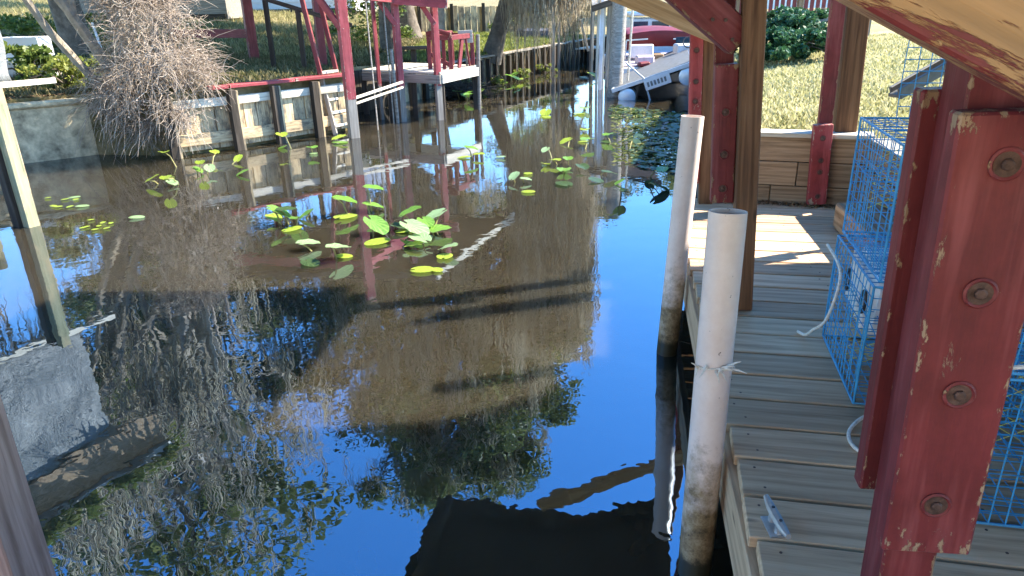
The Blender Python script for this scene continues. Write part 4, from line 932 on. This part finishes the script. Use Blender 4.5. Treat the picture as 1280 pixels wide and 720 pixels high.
shrub('shrub', (4.35, 11.6, 1.2), (.5, .8, .38), 12000, .07, 'ivy', 'dark green ivy bank under the grey ramp', cat='ivy', nc=70)
shrub('shrub', (1.5, 23.4, .7), (.7, .5, .7), 1500, .08, 'bush', 'green bush at the end of the far bulkhead')
for i in range(4):
    x = -.9 + i * .62; y = 15.9 + i * 1.25
    shrub('water_weed', (x, y, .05), (.32, .25, .16), 260, .09, 'lime', 'leafy weed clump at the foot of the far bulkhead', cat='weed')['group'] = 'weeds along the far bulkhead'
# fallen brush at the far bulkhead
n = 700; S = np.stack([-.95 + rng.normal(size=n) * .28, 15.35 + rng.normal(size=n) * .25, .03 + .22 * rng.random(n)], 1); d = rng.normal(size=(n, 3)); d[:, 2] *= .4; q = np.linspace(0, 1, 4)
P = S[:, None] + d[:, None] * q[None, :, None] * .16; P[..., 2] = np.abs(P[..., 2]); V, T = strands(P, np.full((n, 4), .006)); o = np_mesh('brush_pile', V, T, 'dark_wood', None, (-.95, 15.35, 0)); tag(o, 'dark pile of fallen brush at the foot of the far bulkhead', 'brush', kind='stuff')

# white boxes on the left bank
wb = thing('planter_box', 'stack of white painted boxes on the bank behind the white rail', 'box', (-7.1, 11.3, .85))
plank('crate', (-7.55, 11.4, 1.03), (-6.75, 11.35, 1.03), .4, .26, 'house', wb); plank('crate', (-7.6, 11.5, 1.33), (-6.95, 11.5, 1.33), .35, .28, 'house', wb)
plank('shelf', (-7.6, 11.3, .88), (-6.7, 11.25, .88), .5, .04, 'dark_wood', wb)
# pipe stake in the shade
o = MB().tube([(-6.9, 13.0, 1.0), (-6.98, 13.0, 1.62)], .02, 6).build('stake', 'boat_white', None, True, (-6.9, 13, 1)); tag(o, 'thin white stake in the shaded bank behind the lime weeds', 'stake')

# ------------------------------------------------------------------ houses and far things
ho = thing('house', 'white sided house at the top of the left bank', 'house', (-8.5, 30, 1.6))
MB().box((-9.5, 32, 3.0), (7.5, 5, 3.0)).build('wall', 'house', ho)
for i in range(10): plank('siding_board', (-13.2, 29.48, 1.7 + i * .28), (-5.8, 29.48, 1.7 + i * .28), .02, .25, 'house', ho)
for x in (-12, -9.5, -7): plank('window', (x - .5, 29.44, 3.1), (x + .5, 29.44, 3.1), .04, 1.2, 'glass', ho)
V = [(-13.6, 29.1, 4.5), (-5.4, 29.1, 4.5), (-5.4, 34.9, 4.5), (-13.6, 34.9, 4.5), (-13.6, 32, 6.0), (-5.4, 32, 6.0)]
MB().add(V, [(0, 1, 5, 4), (2, 3, 4, 5), (0, 4, 3), (1, 2, 5), (0, 3, 2, 1)]).build('roof', 'tin', ho)
plank('foundation', (-13.3, 29.42, 1.45), (-5.7, 29.42, 1.45), .06, .35, 'dark_wood', ho)
sh = thing('shed', 'long low grey shed on the slope behind the red beam', 'shed', (-10, 23.5, 1.5))
MB().box((-10.5, 24, 2.1), (4.5, 2.2, 1.3)).build('wall', 'grey_wood', sh)
MB().box((-10.5, 23.9, 2.82), (4.9, 2.7, .12)).build('roof', 'tin', sh); plank('skirting', (-12.7, 22.86, 1.5), (-8.3, 22.86, 1.5), .04, .18, 'dark_wood', sh)
# fence behind the oak
fn = thing('fence', 'tan board fence beyond the leaning oak trunk', 'fence', (0, 24.5, .7))
fa, fb2 = Vector((-3.6, 23.2, 0)), Vector((2.2, 25.2, 0))
for i in range(30):
    a = fa.lerp(fb2, i / 30); b = fa.lerp(fb2, (i + .93) / 30); vp('board', a, b, Vector((.33, -.94, 0)), 0, .35, 1.64 + rnd.uniform(-.03, .03), 'pile_wood', fn, thk=.025)
for i in range(7):
    a = fa.lerp(fb2, i / 6) + Vector((0, -.08, 0)); plank('post', a + Vector((0, 0, .3)), a + Vector((0, 0, 1.72)), .1, .1, 'dark_wood', fn)
tp2 = plank('tarp_cover', (.35, 22.6, .82), (1.25, 22.9, .80), .5, .36, 'navy', None, bev=.06); tag(tp2, 'navy tarp covered stack on the grass before the tan fence', 'tarp')
# cross walkway at the head of the canal
cw2 = thing('footbridge', 'low plank walkway across the head of the canal', 'walkway', (2.2, 22.4, .4))
for i in range(9): plank('deck_board', (1.25 + i * .19, 22.2, .42), (1.3 + i * .19, 23.1, .42), .17, .04, 'white_wood', cw2)
for x in (1.35, 1.9, 2.45, 2.9): plank('leg', (x, 22.3, -.3), (x, 22.3, .40), .08, .08, 'dark_wood', cw2)
# far boathouse on the right bank
fh = thing('boathouse', 'dark far boathouse with pale panel and many thin posts', 'boathouse', (2.2, 17, 0))
for x, y, mm, w_ in ((1.86, 15.6, 'white_wood', .05), (1.95, 15.75, 'boat_white', .07), (2.03, 16.0, 'white_wood', .05), (2.16, 16.3, 'grey_wood', .06), (2.28, 16.8, 'grey_wood', .06), (1.25, 20.5, 'grey_wood', .09), (1.42, 20.8, 'grey_wood', .07), (1.62, 21.4, 'dark_wood', .07), (1.9, 21.6, 'dark_wood', .07), (2.2, 19.8, 'grey_wood', .07), (2.1, 18.6, 'white_wood', .05)):
    plank('post', (x, y, -.4), (x + .03, y, 2.2), w_, w_, mm, fh, up=(1, 0, 0))
plank('panel', (1.90, 15.62, 1.20), (2.06, 16.2, 1.20), .02, .60, 'boat_white', fh)
MB().add([(1.72, 15.3, 1.62), (3.4, 15.9, 2.1), (3.6, 17.8, 2.1), (1.95, 17.6, 1.75), (1.72, 15.3, 1.68), (3.4, 15.9, 2.16), (3.6, 17.8, 2.16), (1.95, 17.6, 1.81)], [(3, 2, 1, 0), (4, 5, 6, 7), (0, 1, 5, 4), (1, 2, 6, 5), (2, 3, 7, 6), (3, 0, 4, 7)]).build('roof', 'tin', fh)
plank('fascia', (1.71, 15.27, 1.62), (3.4, 15.87, 2.1), .03, .12, 'dark_wood', fh)
plank('cross_brace', (2.0, 18.5, .6), (1.7, 18.4, 1.6), .04, .05, 'grey_wood', fh)
bp = MB().tube([(2.10, 14.6, -.4), (2.14, 14.6, 1.0), (2.17, 14.6, 2.4)], [.15, .145, .14], 16).build('mooring_pile', 'grey_wood', None, True, (2.1, 14.6, 0)); tag(bp, 'stout round grey pile standing in the water beside the tilted pontoon', 'pile')
pp = MB().tube([(2.36, 14.75, -.4), (2.44, 14.75, 1.9)], .022, 8).build('pole', 'white_wood', None, True, (2.36, 14.75, 0)); tag(pp, 'thin pale pole beside the stout grey pile', 'pole')

# tilted pontoon boat
pb = thing('pontoon_boat', 'grey pontoon boat listing to one side with a number plate on its bow rail', 'boat', (2.75, 14.4, 0))
tl = Matrix.Translation((2.72, 14.0, .42)) @ Matrix.Rotation(R(-12), 4, 'Z') @ Matrix.Rotation(R(-19), 4, 'Y')
def tpl(name, p0, p1, w_, t_, mm, par=None):
    return plank(name, tl @ Vector(p0), tl @ Vector(p1), w_, t_, mm, par or pb, up=tuple(tl.to_3x3() @ Vector((0, 0, 1))))
tpl('deck_floor', (0, 0, 0), (0, 4.5, 0), 1.50, .05, 'grey_plastic')
tpl('deck_trim', (-.78, -.03, .0), (.80, -.03, .0), .05, .07, 'alu'); tpl('deck_trim', (-.77, 0, 0), (-.77, 4.5, 0), .04, .07, 'alu')
tpl('cross_member', (-.7, .3, -.06), (.7, .3, -.06), .08, .07, 'black'); tpl('cross_member', (-.7, 1.6, -.06), (.7, 1.6, -.06), .08, .07, 'black')
for x in (-.55, .62):
    mb = MB(); mb.tube([tl @ Vector((x, q, -.20)) for q in (-.02, 0, .3, 2, 4.4)], [.12, .165, .17, .17, .17], 20); mb.build('pontoon_tube', 'alu', pb, True)
    mb = MB(); mb.tube([tl @ Vector((x, q, -.20)) for q in (.35, .45)], [.176, .176], 20, True); mb.build('tube_band', 'black', pb, True)
npl = plank('number_plate', tl @ Vector((-.17, -.07, -.10)), tl @ Vector((.32, -.07, -.10)), .02, .20, 'alu', pb, up=tuple(tl.to_3x3() @ Vector((0, 0, 1))))
for i in range(6):
    tpl('plate_mark', (-.12 + i * .065, -.083, -.10), (-.08 + i * .065, -.083, -.10), .004, .09, 'grey_plastic', npl)
plank('stay', tl @ Vector((-.38, -.1, .42)), tl @ Vector((-.14, -.06, .02)), .03, .03, 'alu', pb); plank('stay', tl @ Vector((-.14, -.06, .02)), tl @ Vector((-.16, 0, -.55)), .03, .03, 'alu', pb)
plank('fin', tl @ Vector((-.95, -.1, -.36)), tl @ Vector((-.5, -.05, -.32)), .25, .02, 'black', pb)
# boat with maroon cover behind
mbt = thing('motor_boat', 'white open motor boat under a maroon folding top', 'boat', (3.6, 18.5, 0))
for a, b, w_, t_, mm, nm in (((3.55, 16.8, .18), (3.7, 21, .18), 2.0, .34, 'boat_white', 'hull'), ((3.55, 16.9, .38), (3.7, 21, .38), 1.9, .04, 'boat_pink', 'floor'), ((2.95, 17.2, .42), (3.35, 17.2, .42), .30, .30, 'boat_pink', 'seat'), ((2.85, 17.6, .64), (3.42, 17.6, .64), .1, .30, 'boat_white', 'seat_back'), ((3.85, 17.3, .60), (4.45, 17.35, .60), .35, .40, 'boat_white', 'console'), ((3.30, 17.9, .46), (3.7, 17.9, .46), .4, .2, 'wall_wood', 'locker')):
    plank(nm, a, b, w_, t_, mm, mbt, bev=.03)
mb = MB(); nA = 12
for i in range(nA + 1):
    s = i / nA; x = 2.80 + 1.75 * s; hz = .97 + .08 * math.sin(s * math.pi)
    for y, dz in ((18.0, -.34), (18.05, 0), (18.4, .06), (19.6, .05), (19.9, -.02)): mb.v.append((x, y, hz + dz))
mb.f = [(i * 5 + j, i * 5 + j + 1, i * 5 + j + 6, i * 5 + j + 5) for i in range(nA) for j in range(4)]
o = mb.build('folding_top', 'maroon', mbt, True); o.modifiers.new('thick', 'SOLIDIFY').thickness = .02
for a, b in (((2.84, 17.98, .86), (3.35, 17.98, .88)), ((3.95, 17.98, .87), (4.5, 17.98, .86)), ((2.82, 17.98, .3), (2.84, 17.98, .86)), ((4.5, 17.98, .3), (4.52, 17.98, .86))): plank('frame_rail', a, b, .03, .03, 'alu', mbt)
ring = [(4.10 + .12 * math.cos(q), 17.08 + .05 * math.sin(q), .84 + .11 * math.sin(q)) for q in np.linspace(0, 6.283, 17)]; MB().tube(ring, .014, 6, False).build('steering_wheel', 'black', mbt, True)
plank('windshield', (3.85, 17.25, .88), (4.42, 17.3, .88), .015, .14, 'glass', mbt); plank('life_vest', (2.95, 16.85, .40), (3.2, 16.9, .42), .2, .10, 'maroon', mbt, bev=.03); plank('life_vest', (3.9, 16.9, .30), (4.2, 16.9, .30), .2, .14, 'maroon', mbt, bev=.03)
# cabin cruiser behind
cc_ = thing('cabin_boat', 'white cabin boat with dark windows behind the maroon top', 'boat', (4.6, 23, 0))
for a, b, w_, t_, mm, nm in (((3.5, 22.6, .45), (6.4, 22.6, .45), 2.0, .7, 'boat_white', 'hull'), ((3.55, 22.3, 1.0), (6.2, 22.3, 1.0), 1.2, .46, 'boat_white', 'cabin'), ((3.5, 22.3, 1.35), (6.3, 22.3, 1.35), 1.5, .10, 'boat_white', 'cabin_roof')): plank(nm, a, b, w_, t_, mm, cc_, bev=.03)
for x0, x1 in ((3.62, 4.02), (4.14, 4.62), (4.76, 5.15), (5.4, 5.9)): plank('window', (x0, 21.685, 1.02), (x1, 21.685, 1.02), .02, .26, 'glass', cc_)
# right background: deck fence, gazebo, ramp
rf = thing('fence', 'reddish brown picket railing on a raised deck beyond the ivy', 'fence', (4.8, 14, 1.2))
for i in range(22): plank('picket', (4.4 + i * .11, 14.4, 1.38), (4.4 + i * .11, 14.4, 1.78), .07, .03, 'red', rf)
plank('top_rail', (4.2, 14.35, 1.80), (7.2, 14.35, 1.80), .1, .07, 'grey_plastic', rf); plank('bottom_rail', (4.2, 14.35, 1.36), (7.2, 14.35, 1.36), .06, .05, 'grey_wood', rf)
for x in (4.3, 5.5, 6.8): plank('post', (x, 14.4, 1.0), (x, 14.4, 2.4), .1, .1, 'wall_wood', rf)
rm = thing('ramp', 'grey sloped ramp resting on the ivy bank', 'ramp', (5.4, 11.5, 1.3))
plank('ramp_board', (4.55, 11.6, 1.43), (5.9, 11.9, 1.74), .6, .05, 'grey_plastic', rm); plank('leg', (5.6, 11.8, 1.2), (5.6, 11.8, 1.65), .06, .06, 'grey_wood', rm)
gz = thing('house', 'pale house beyond the picket railing on the right', 'house', (8, 22, 2))
MB().box((10.5, 24, 3.2), (7, 4, 3.6)).build('wall', 'house', gz)
for x in (8, 10, 12): plank('window', (x - .4, 21.96, 3.0), (x + .4, 21.96, 3.0), .04, 1.0, 'glass', gz)
MB().add([(6.6, 21.6, 5), (14.4, 21.6, 5), (14.4, 26.4, 5), (6.6, 26.4, 5), (6.6, 24, 6.5), (14.4, 24, 6.5)], [(0, 1, 5, 4), (2, 3, 4, 5), (0, 4, 3), (1, 2, 5), (0, 3, 2, 1)]).build('roof', 'tin', gz)
# right bank wall along the canal
rb = thing('bulkhead', 'shaded plank bulkhead on the right bank past the dock', 'bulkhead', (2.4, 9, 0))
for a, b in interp([(1.50, 5.14), (2.05, 7.6), (3.45, 12.5), (5.2, 17.5)], .24):
    n = -side_n(a, b); vp('sheet_plank', a, b, n, .03, -.14, .84, 'grey_wood', rb)

# ------------------------------------------------------------------ pond lilies
def leaf_mesh(name, kind):
    pts = []; n = 18
    for i in range(n + 1):
        a_ = -math.pi * .94 + 2 * math.pi * .94 * i / n; rr = .5 * (1 - .16 * math.cos(a_) * 0 ) ; x = rr * math.cos(a_) * 1.12; y = rr * math.sin(a_) * .82
        pts.append((x, y, .0))
    V, Fc = [(-.32, 0, 0)], []
    for i, (x, y, z) in enumerate(pts):
        V.append((x * .55 - .05, y * .55, .035 * abs(y) * 2 + .01)); 
    for i, (x, y, z) in enumerate(pts):
        V.append((x, y, .10 * abs(y) * 2 * (1 if kind else .3) - .10 * max(0, x) ** 2 * kind + .02 * math.sin(i * 2.1) * kind))
    m_ = n + 1
    for i in range(n):
        Fc += [(0, 1 + i, 2 + i), (1 + i, 1 + m_ + i, 2 + m_ + i, 2 + i)]
    me = bpy.data.meshes.new(name); me.from_pydata(V, [], Fc); me.polygons.foreach_set('use_smooth', [True] * len(Fc)); return me
LEAF = {}
for mk in ('lily', 'lily_y', 'lily_pale', 'lily_dark'):
    for kd in (0, 1):
        me = leaf_mesh('leaf', kd); me.materials.append(M[mk]); LEAF[mk, kd] = me
def lily(label, leaves, group='pond lilies on the canal', k_=.92):
    if not ('clump' in label and sum(l[1] for l in leaves) / len(leaves) < 7.4): k_ = .70
    leaves = [(l[0], l[1], l[2] * k_, *l[3:]) for l in leaves]
    xs = sum(l[0] for l in leaves) / len(leaves); ys = sum(l[1] for l in leaves) / len(leaves); t_ = thing('pond_lily', label, 'pond lily', (xs, ys, 0), group)
    root = Vector((xs, ys + .05, -.05))
    for x, y, s, mk, h, yaw, tl_ in leaves:
        mw = Matrix.Translation((x, y, max(h, .012))) @ Matrix.Rotation(yaw, 4, 'Z') @ Matrix.Rotation(tl_, 4, 'Y') @ Matrix.Scale(s, 4)
        lf = link_mesh('leaf', LEAF[mk, 1 if h > .02 else 0], mw, t_)
        if h > .03:
            tip = mw @ Vector((-.30, 0, 0)); r0_ = root.lerp(Vector((x, y, -.05)), .55 + .3 * rnd.random()); MB().tube([r0_, r0_.lerp(tip, .5) + Vector((0, 0, .4 * h)), tip], [.008, .007, .005], 6, False).build('stem', 'stem', t_, True)
    return t_
cF, cR, cU = np.array(F), np.array(RR), np.array(UU)
def wpt(px, py, z=0.):      # where a sight line meets the plane z (used once to read positions off the survey)
    d = cF + cR * (px - 640) / 900 - cU * (py - 360) / 900; t_ = (z - CAMZ) / d[2]; return float(d[0] * t_), float(d[1] * t_)
def L_(px, py, s, mk='lily', h=.0, yaw=None, tilt=None):
    x, y = wpt(px, py, h); return (x, y, s, mk, h, rnd.uniform(0, 6.283) if yaw is None else yaw, (rnd.uniform(-.1, .1) if h < .02 else rnd.uniform(-.6, .5)) if tilt is None else tilt)
lily('upright lily clump with broad green leaves before the red reflections', [L_(430, 250, .24, h=.14, yaw=.2, tilt=.25), L_(432, 272, .26, 'lily_y', 0), L_(466, 235, .20, h=.20, yaw=.1, tilt=.15), L_(466, 257, .21, h=.06, yaw=.3), L_(470, 281, .26, h=.08, yaw=-.7, tilt=.45), L_(472, 304, .22, 'lily_y', 0)])
lily('lily clump with drooping leaves near the left bulkhead reflections', [L_(348, 265, .24, h=.12), L_(372, 272, .20, h=.08), L_(342, 272, .18, 'lily_y', .05), L_(365, 288, .18, 'lily_y', 0), L_(358, 262, .2, 'lily_dark', .14), L_(383, 268, .17, h=.04)])
lily('pair of pale lily leaves lying flat on stems', [L_(385, 304, .26, 'lily_pale', .05, .5, .1), L_(423, 309, .28, 'lily_pale', .10, .9, .2), L_(388, 330, .24, 'lily_dark', 0), L_(430, 322, .18, 'lily_y', 0)])
lily('dense lily clump with overlapping glossy leaves', [L_(512, 265, .22, h=.14), L_(545, 269, .22, 'lily_pale', .10), L_(518, 285, .28, 'lily_pale', .10, -.6, .3), L_(525, 298, .22, 'lily_pale', .06), L_(500, 283, .18, 'lily_dark', .04), L_(548, 287, .24, h=.05), L_(517, 306, .16, 'lily_y', .03), L_(560, 309, .18, 'lily_pale', .05), L_(556, 322, .17, 'lily_y', 0), L_(505, 290, .16, 'lily_y', 0), L_(532, 277, .19, h=.1)])
lily('single yellow lily pad floating apart from the dense clump', [L_(528, 339, .18, 'lily_y', 0, 0, 0), L_(546, 339, .11, 'lily_y', 0)])
lily('lily clump in front of the leaning oak reflection', [L_(588, 185, .26, h=.14), L_(598, 193, .22, 'lily_y', .05), L_(580, 198, .24, 'lily_y', 0), L_(626, 196, .18, 'lily_pale', .02)])
lily('lily with folded upright pale leaves', [L_(643, 220, .20, 'lily_pale', .07, .9, -.5), L_(657, 224, .18, 'lily_pale', .04, 0, .15), L_(660, 241, .2, 'lily_y', 0), L_(660, 218, .18, 'lily_y', 0)])
lily('spreading lily clump at the edge of the blue reflection', [L_(705, 212, .30, 'lily', .04), L_(705, 231, .30, 'lily_dark', 0), L_(694, 200, .22, 'lily_y', .06), L_(710, 198, .22, h=.08), L_(682, 187, .18, 'lily_pale', .10), L_(682, 205, .20, 'lily_y', .03), L_(734, 174, .30, h=.10), L_(729, 178, .22, 'lily_y', 0), L_(708, 176, .26, 'lily_y', .04), L_(745, 225, .24, 'lily_dark', .02), L_(728, 208, .26, 'lily_dark', .05), L_(762, 216, .26, 'lily_dark', .06)])  # the big flat dark leaf stands in for a leaf's reflection
lily('yellow and pale lily pads floating in mid canal', [L_(724, 143, .34, 'lily_y', 0), L_(731, 135, .34, 'lily_pale', .06), L_(682, 141, .34, 'lily_y', .03), L_(683, 147, .26, 'lily_y', 0), L_(731, 162, .26, 'lily_y', .05)])
lily('dark lily clump in the blue reflection near the white poles', [L_(775, 238, .22, 'lily_dark', .10), L_(773, 228, .2, 'lily', .02), L_(825, 234, .30, 'lily_dark', .05), L_(828, 212, .22, 'lily', .14), L_(812, 227, .18, 'lily_dark', .02), L_(786, 175, .26, 'lily_dark', .08), L_(760, 168, .28, 'lily', .08), L_(757, 178, .24, 'lily_dark', 0), L_(800, 184, .22, 'lily_dark', .05)])
lily('lily clump at the foot of the dead bush', [L_(190, 223, .24, 'lily_y', .08), L_(207, 222, .22, 'lily_y', .14), L_(215, 228, .2, 'lily_pale', .04), L_(205, 190, .24, 'lily_y', .16), L_(250, 203, .2, 'lily_y', .14), L_(262, 210, .22, 'lily_pale', .08), L_(247, 212, .18, 'lily', .05), L_(303, 216, .22, 'lily', .03), L_(268, 190, .2, 'lily_y', .12), L_(298, 198, .2, 'lily_y', .05)])
lily('small lily clump against the plank bulkhead', [L_(352, 168, .28, 'lily_y', .20), L_(353, 184, .2, 'lily', .02), L_(390, 184, .26, 'lily', .10), L_(392, 193, .2, 'lily_pale', 0), L_(424, 172, .3, 'lily_y', .06), L_(425, 179, .3, 'lily', 0)])
lily('three small pads floating near the left boathouse posts', [L_(93, 248, .16, 'lily_pale', 0, .3), L_(103, 259, .17, 'lily_pale', 0, .3), L_(171, 273, .19, 'lily_pale', 0, .1)])
lily('floating water weed patch near the green post', [L_(60 + 7 * i, 254 + rnd.uniform(-8, 10), .10, 'lily_y', 0) for i in range(6)] + [L_(104 + 5 * i, 277 + rnd.uniform(-4, 12), .08, 'lily_y', 0) for i in range(8)])
lily('leafy lily cluster by the stout grey pile', [L_(742, 94, .45, 'lily_y', .10), L_(748, 97, .4, 'lily', .05), L_(762, 94, .4, 'lily_y', .10), L_(729, 97, .3, 'lily_pale', 0)])
for i, (px, py) in enumerate(((620, 100), (645, 96), (596, 112), (578, 118))):
    lily('low lily tuft by the far bulkhead', [L_(px + rnd.uniform(-9, 9), py + rnd.uniform(-4, 4), .32, rnd.choice(('lily', 'lily_y')), rnd.choice((0, .08, .14))) for _ in range(5)], 'lily tufts by the far bulkhead')
# mat of dark pads by the right bank
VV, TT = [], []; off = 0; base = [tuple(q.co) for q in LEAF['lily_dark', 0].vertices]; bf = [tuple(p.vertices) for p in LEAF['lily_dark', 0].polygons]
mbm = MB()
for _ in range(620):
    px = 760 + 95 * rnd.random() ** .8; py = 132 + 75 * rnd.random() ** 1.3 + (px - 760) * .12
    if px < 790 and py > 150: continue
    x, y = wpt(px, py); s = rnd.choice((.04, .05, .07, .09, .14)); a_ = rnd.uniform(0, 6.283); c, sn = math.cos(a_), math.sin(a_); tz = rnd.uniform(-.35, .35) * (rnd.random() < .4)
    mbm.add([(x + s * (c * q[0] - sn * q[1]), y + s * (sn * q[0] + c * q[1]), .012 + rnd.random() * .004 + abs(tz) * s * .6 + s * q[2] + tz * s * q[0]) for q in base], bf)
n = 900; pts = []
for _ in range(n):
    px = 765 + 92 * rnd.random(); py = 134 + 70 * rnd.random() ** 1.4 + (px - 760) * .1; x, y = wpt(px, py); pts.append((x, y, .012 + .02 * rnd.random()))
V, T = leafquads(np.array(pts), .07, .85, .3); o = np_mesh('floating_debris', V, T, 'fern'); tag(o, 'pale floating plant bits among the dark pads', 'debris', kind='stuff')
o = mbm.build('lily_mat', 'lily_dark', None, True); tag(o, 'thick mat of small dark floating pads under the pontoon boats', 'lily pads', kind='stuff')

# ------------------------------------------------------------------ grass
def grass(name, n, region, inside, zf, hgt, material, label, dens=None):
    pts = []
    while len(pts) < n:
        x, y = rnd.uniform(region[0], region[1]), rnd.uniform(region[2], region[3])
        if inside(x, y) and (dens is None or rnd.random() < dens(x, y)): pts.append((x, y, zf(x, y)))
    P = np.array(pts); m_ = len(P); a_ = rng.random(m_) * 6.283; h = hgt * (.5 + .8 * rng.random(m_)); wd_ = .012 + .010 * rng.random(m_); sd_ = np.stack([np.cos(a_), np.sin(a_), np.zeros(m_)], 1) * wd_[:, None]
    bend = rng.normal(size=(m_, 3)) * np.array([.5, .5, 0]) * h[:, None]; tip = P + bend + np.array([0, 0, 1.]) * h[:, None]
    V = np.stack([P - sd_, P + sd_, tip], 1).reshape(-1, 3); V[:, 2] -= .005; T = np.arange(m_ * 3).reshape(m_, 3)
    o = np_mesh(name, V, T, material); tag(o, label, 'grass', kind='stuff'); return o
grass('lawn_grass', 60000, (1.4, 9, 4.2, 13), in_r, zr, .045, 'lawn_blade', 'short dry lawn grass behind the timber wall', lambda x, y: max(.12, min(1, .75 + 1.1 * noise.noise((x * 1.4, y * 1.4, 7)))) * (1 if y < 8 else .5))
grass('bank_grass', 60000, (-12, -1.0, 9.5, 22), in_l, zl, .08, 'bank_blade', 'grass on the left bank behind the bulkhead', lambda x, y: 1 if y < 15 else .5)
grass('slope_grass', 45000, (-22, -3, 15, 32), in_l, zl, .14, 'slope_blade', 'straw coloured grass higher up the left slope')
grass('far_grass', 16000, (-2.2, 2.5, 15, 24), in_l, zl, .09, 'lime', 'bright lit grass above the far bulkhead')
n = 3500; pts = np.stack([rng.uniform(-7.2, -5.0, n), rng.uniform(9.3, 10.6, n), np.zeros(n)], 1); pts = np.array([(x, y, zl(x, y) + .01) for x, y, _ in pts if in_l(x, y)]); V, T = leafquads(pts, .05, .7, .6); o = np_mesh('leaf_litter', V, T, 'dead_leaf'); tag(o, 'brown leaves strewn over the bank above the concrete seawall', 'litter', kind='stuff')
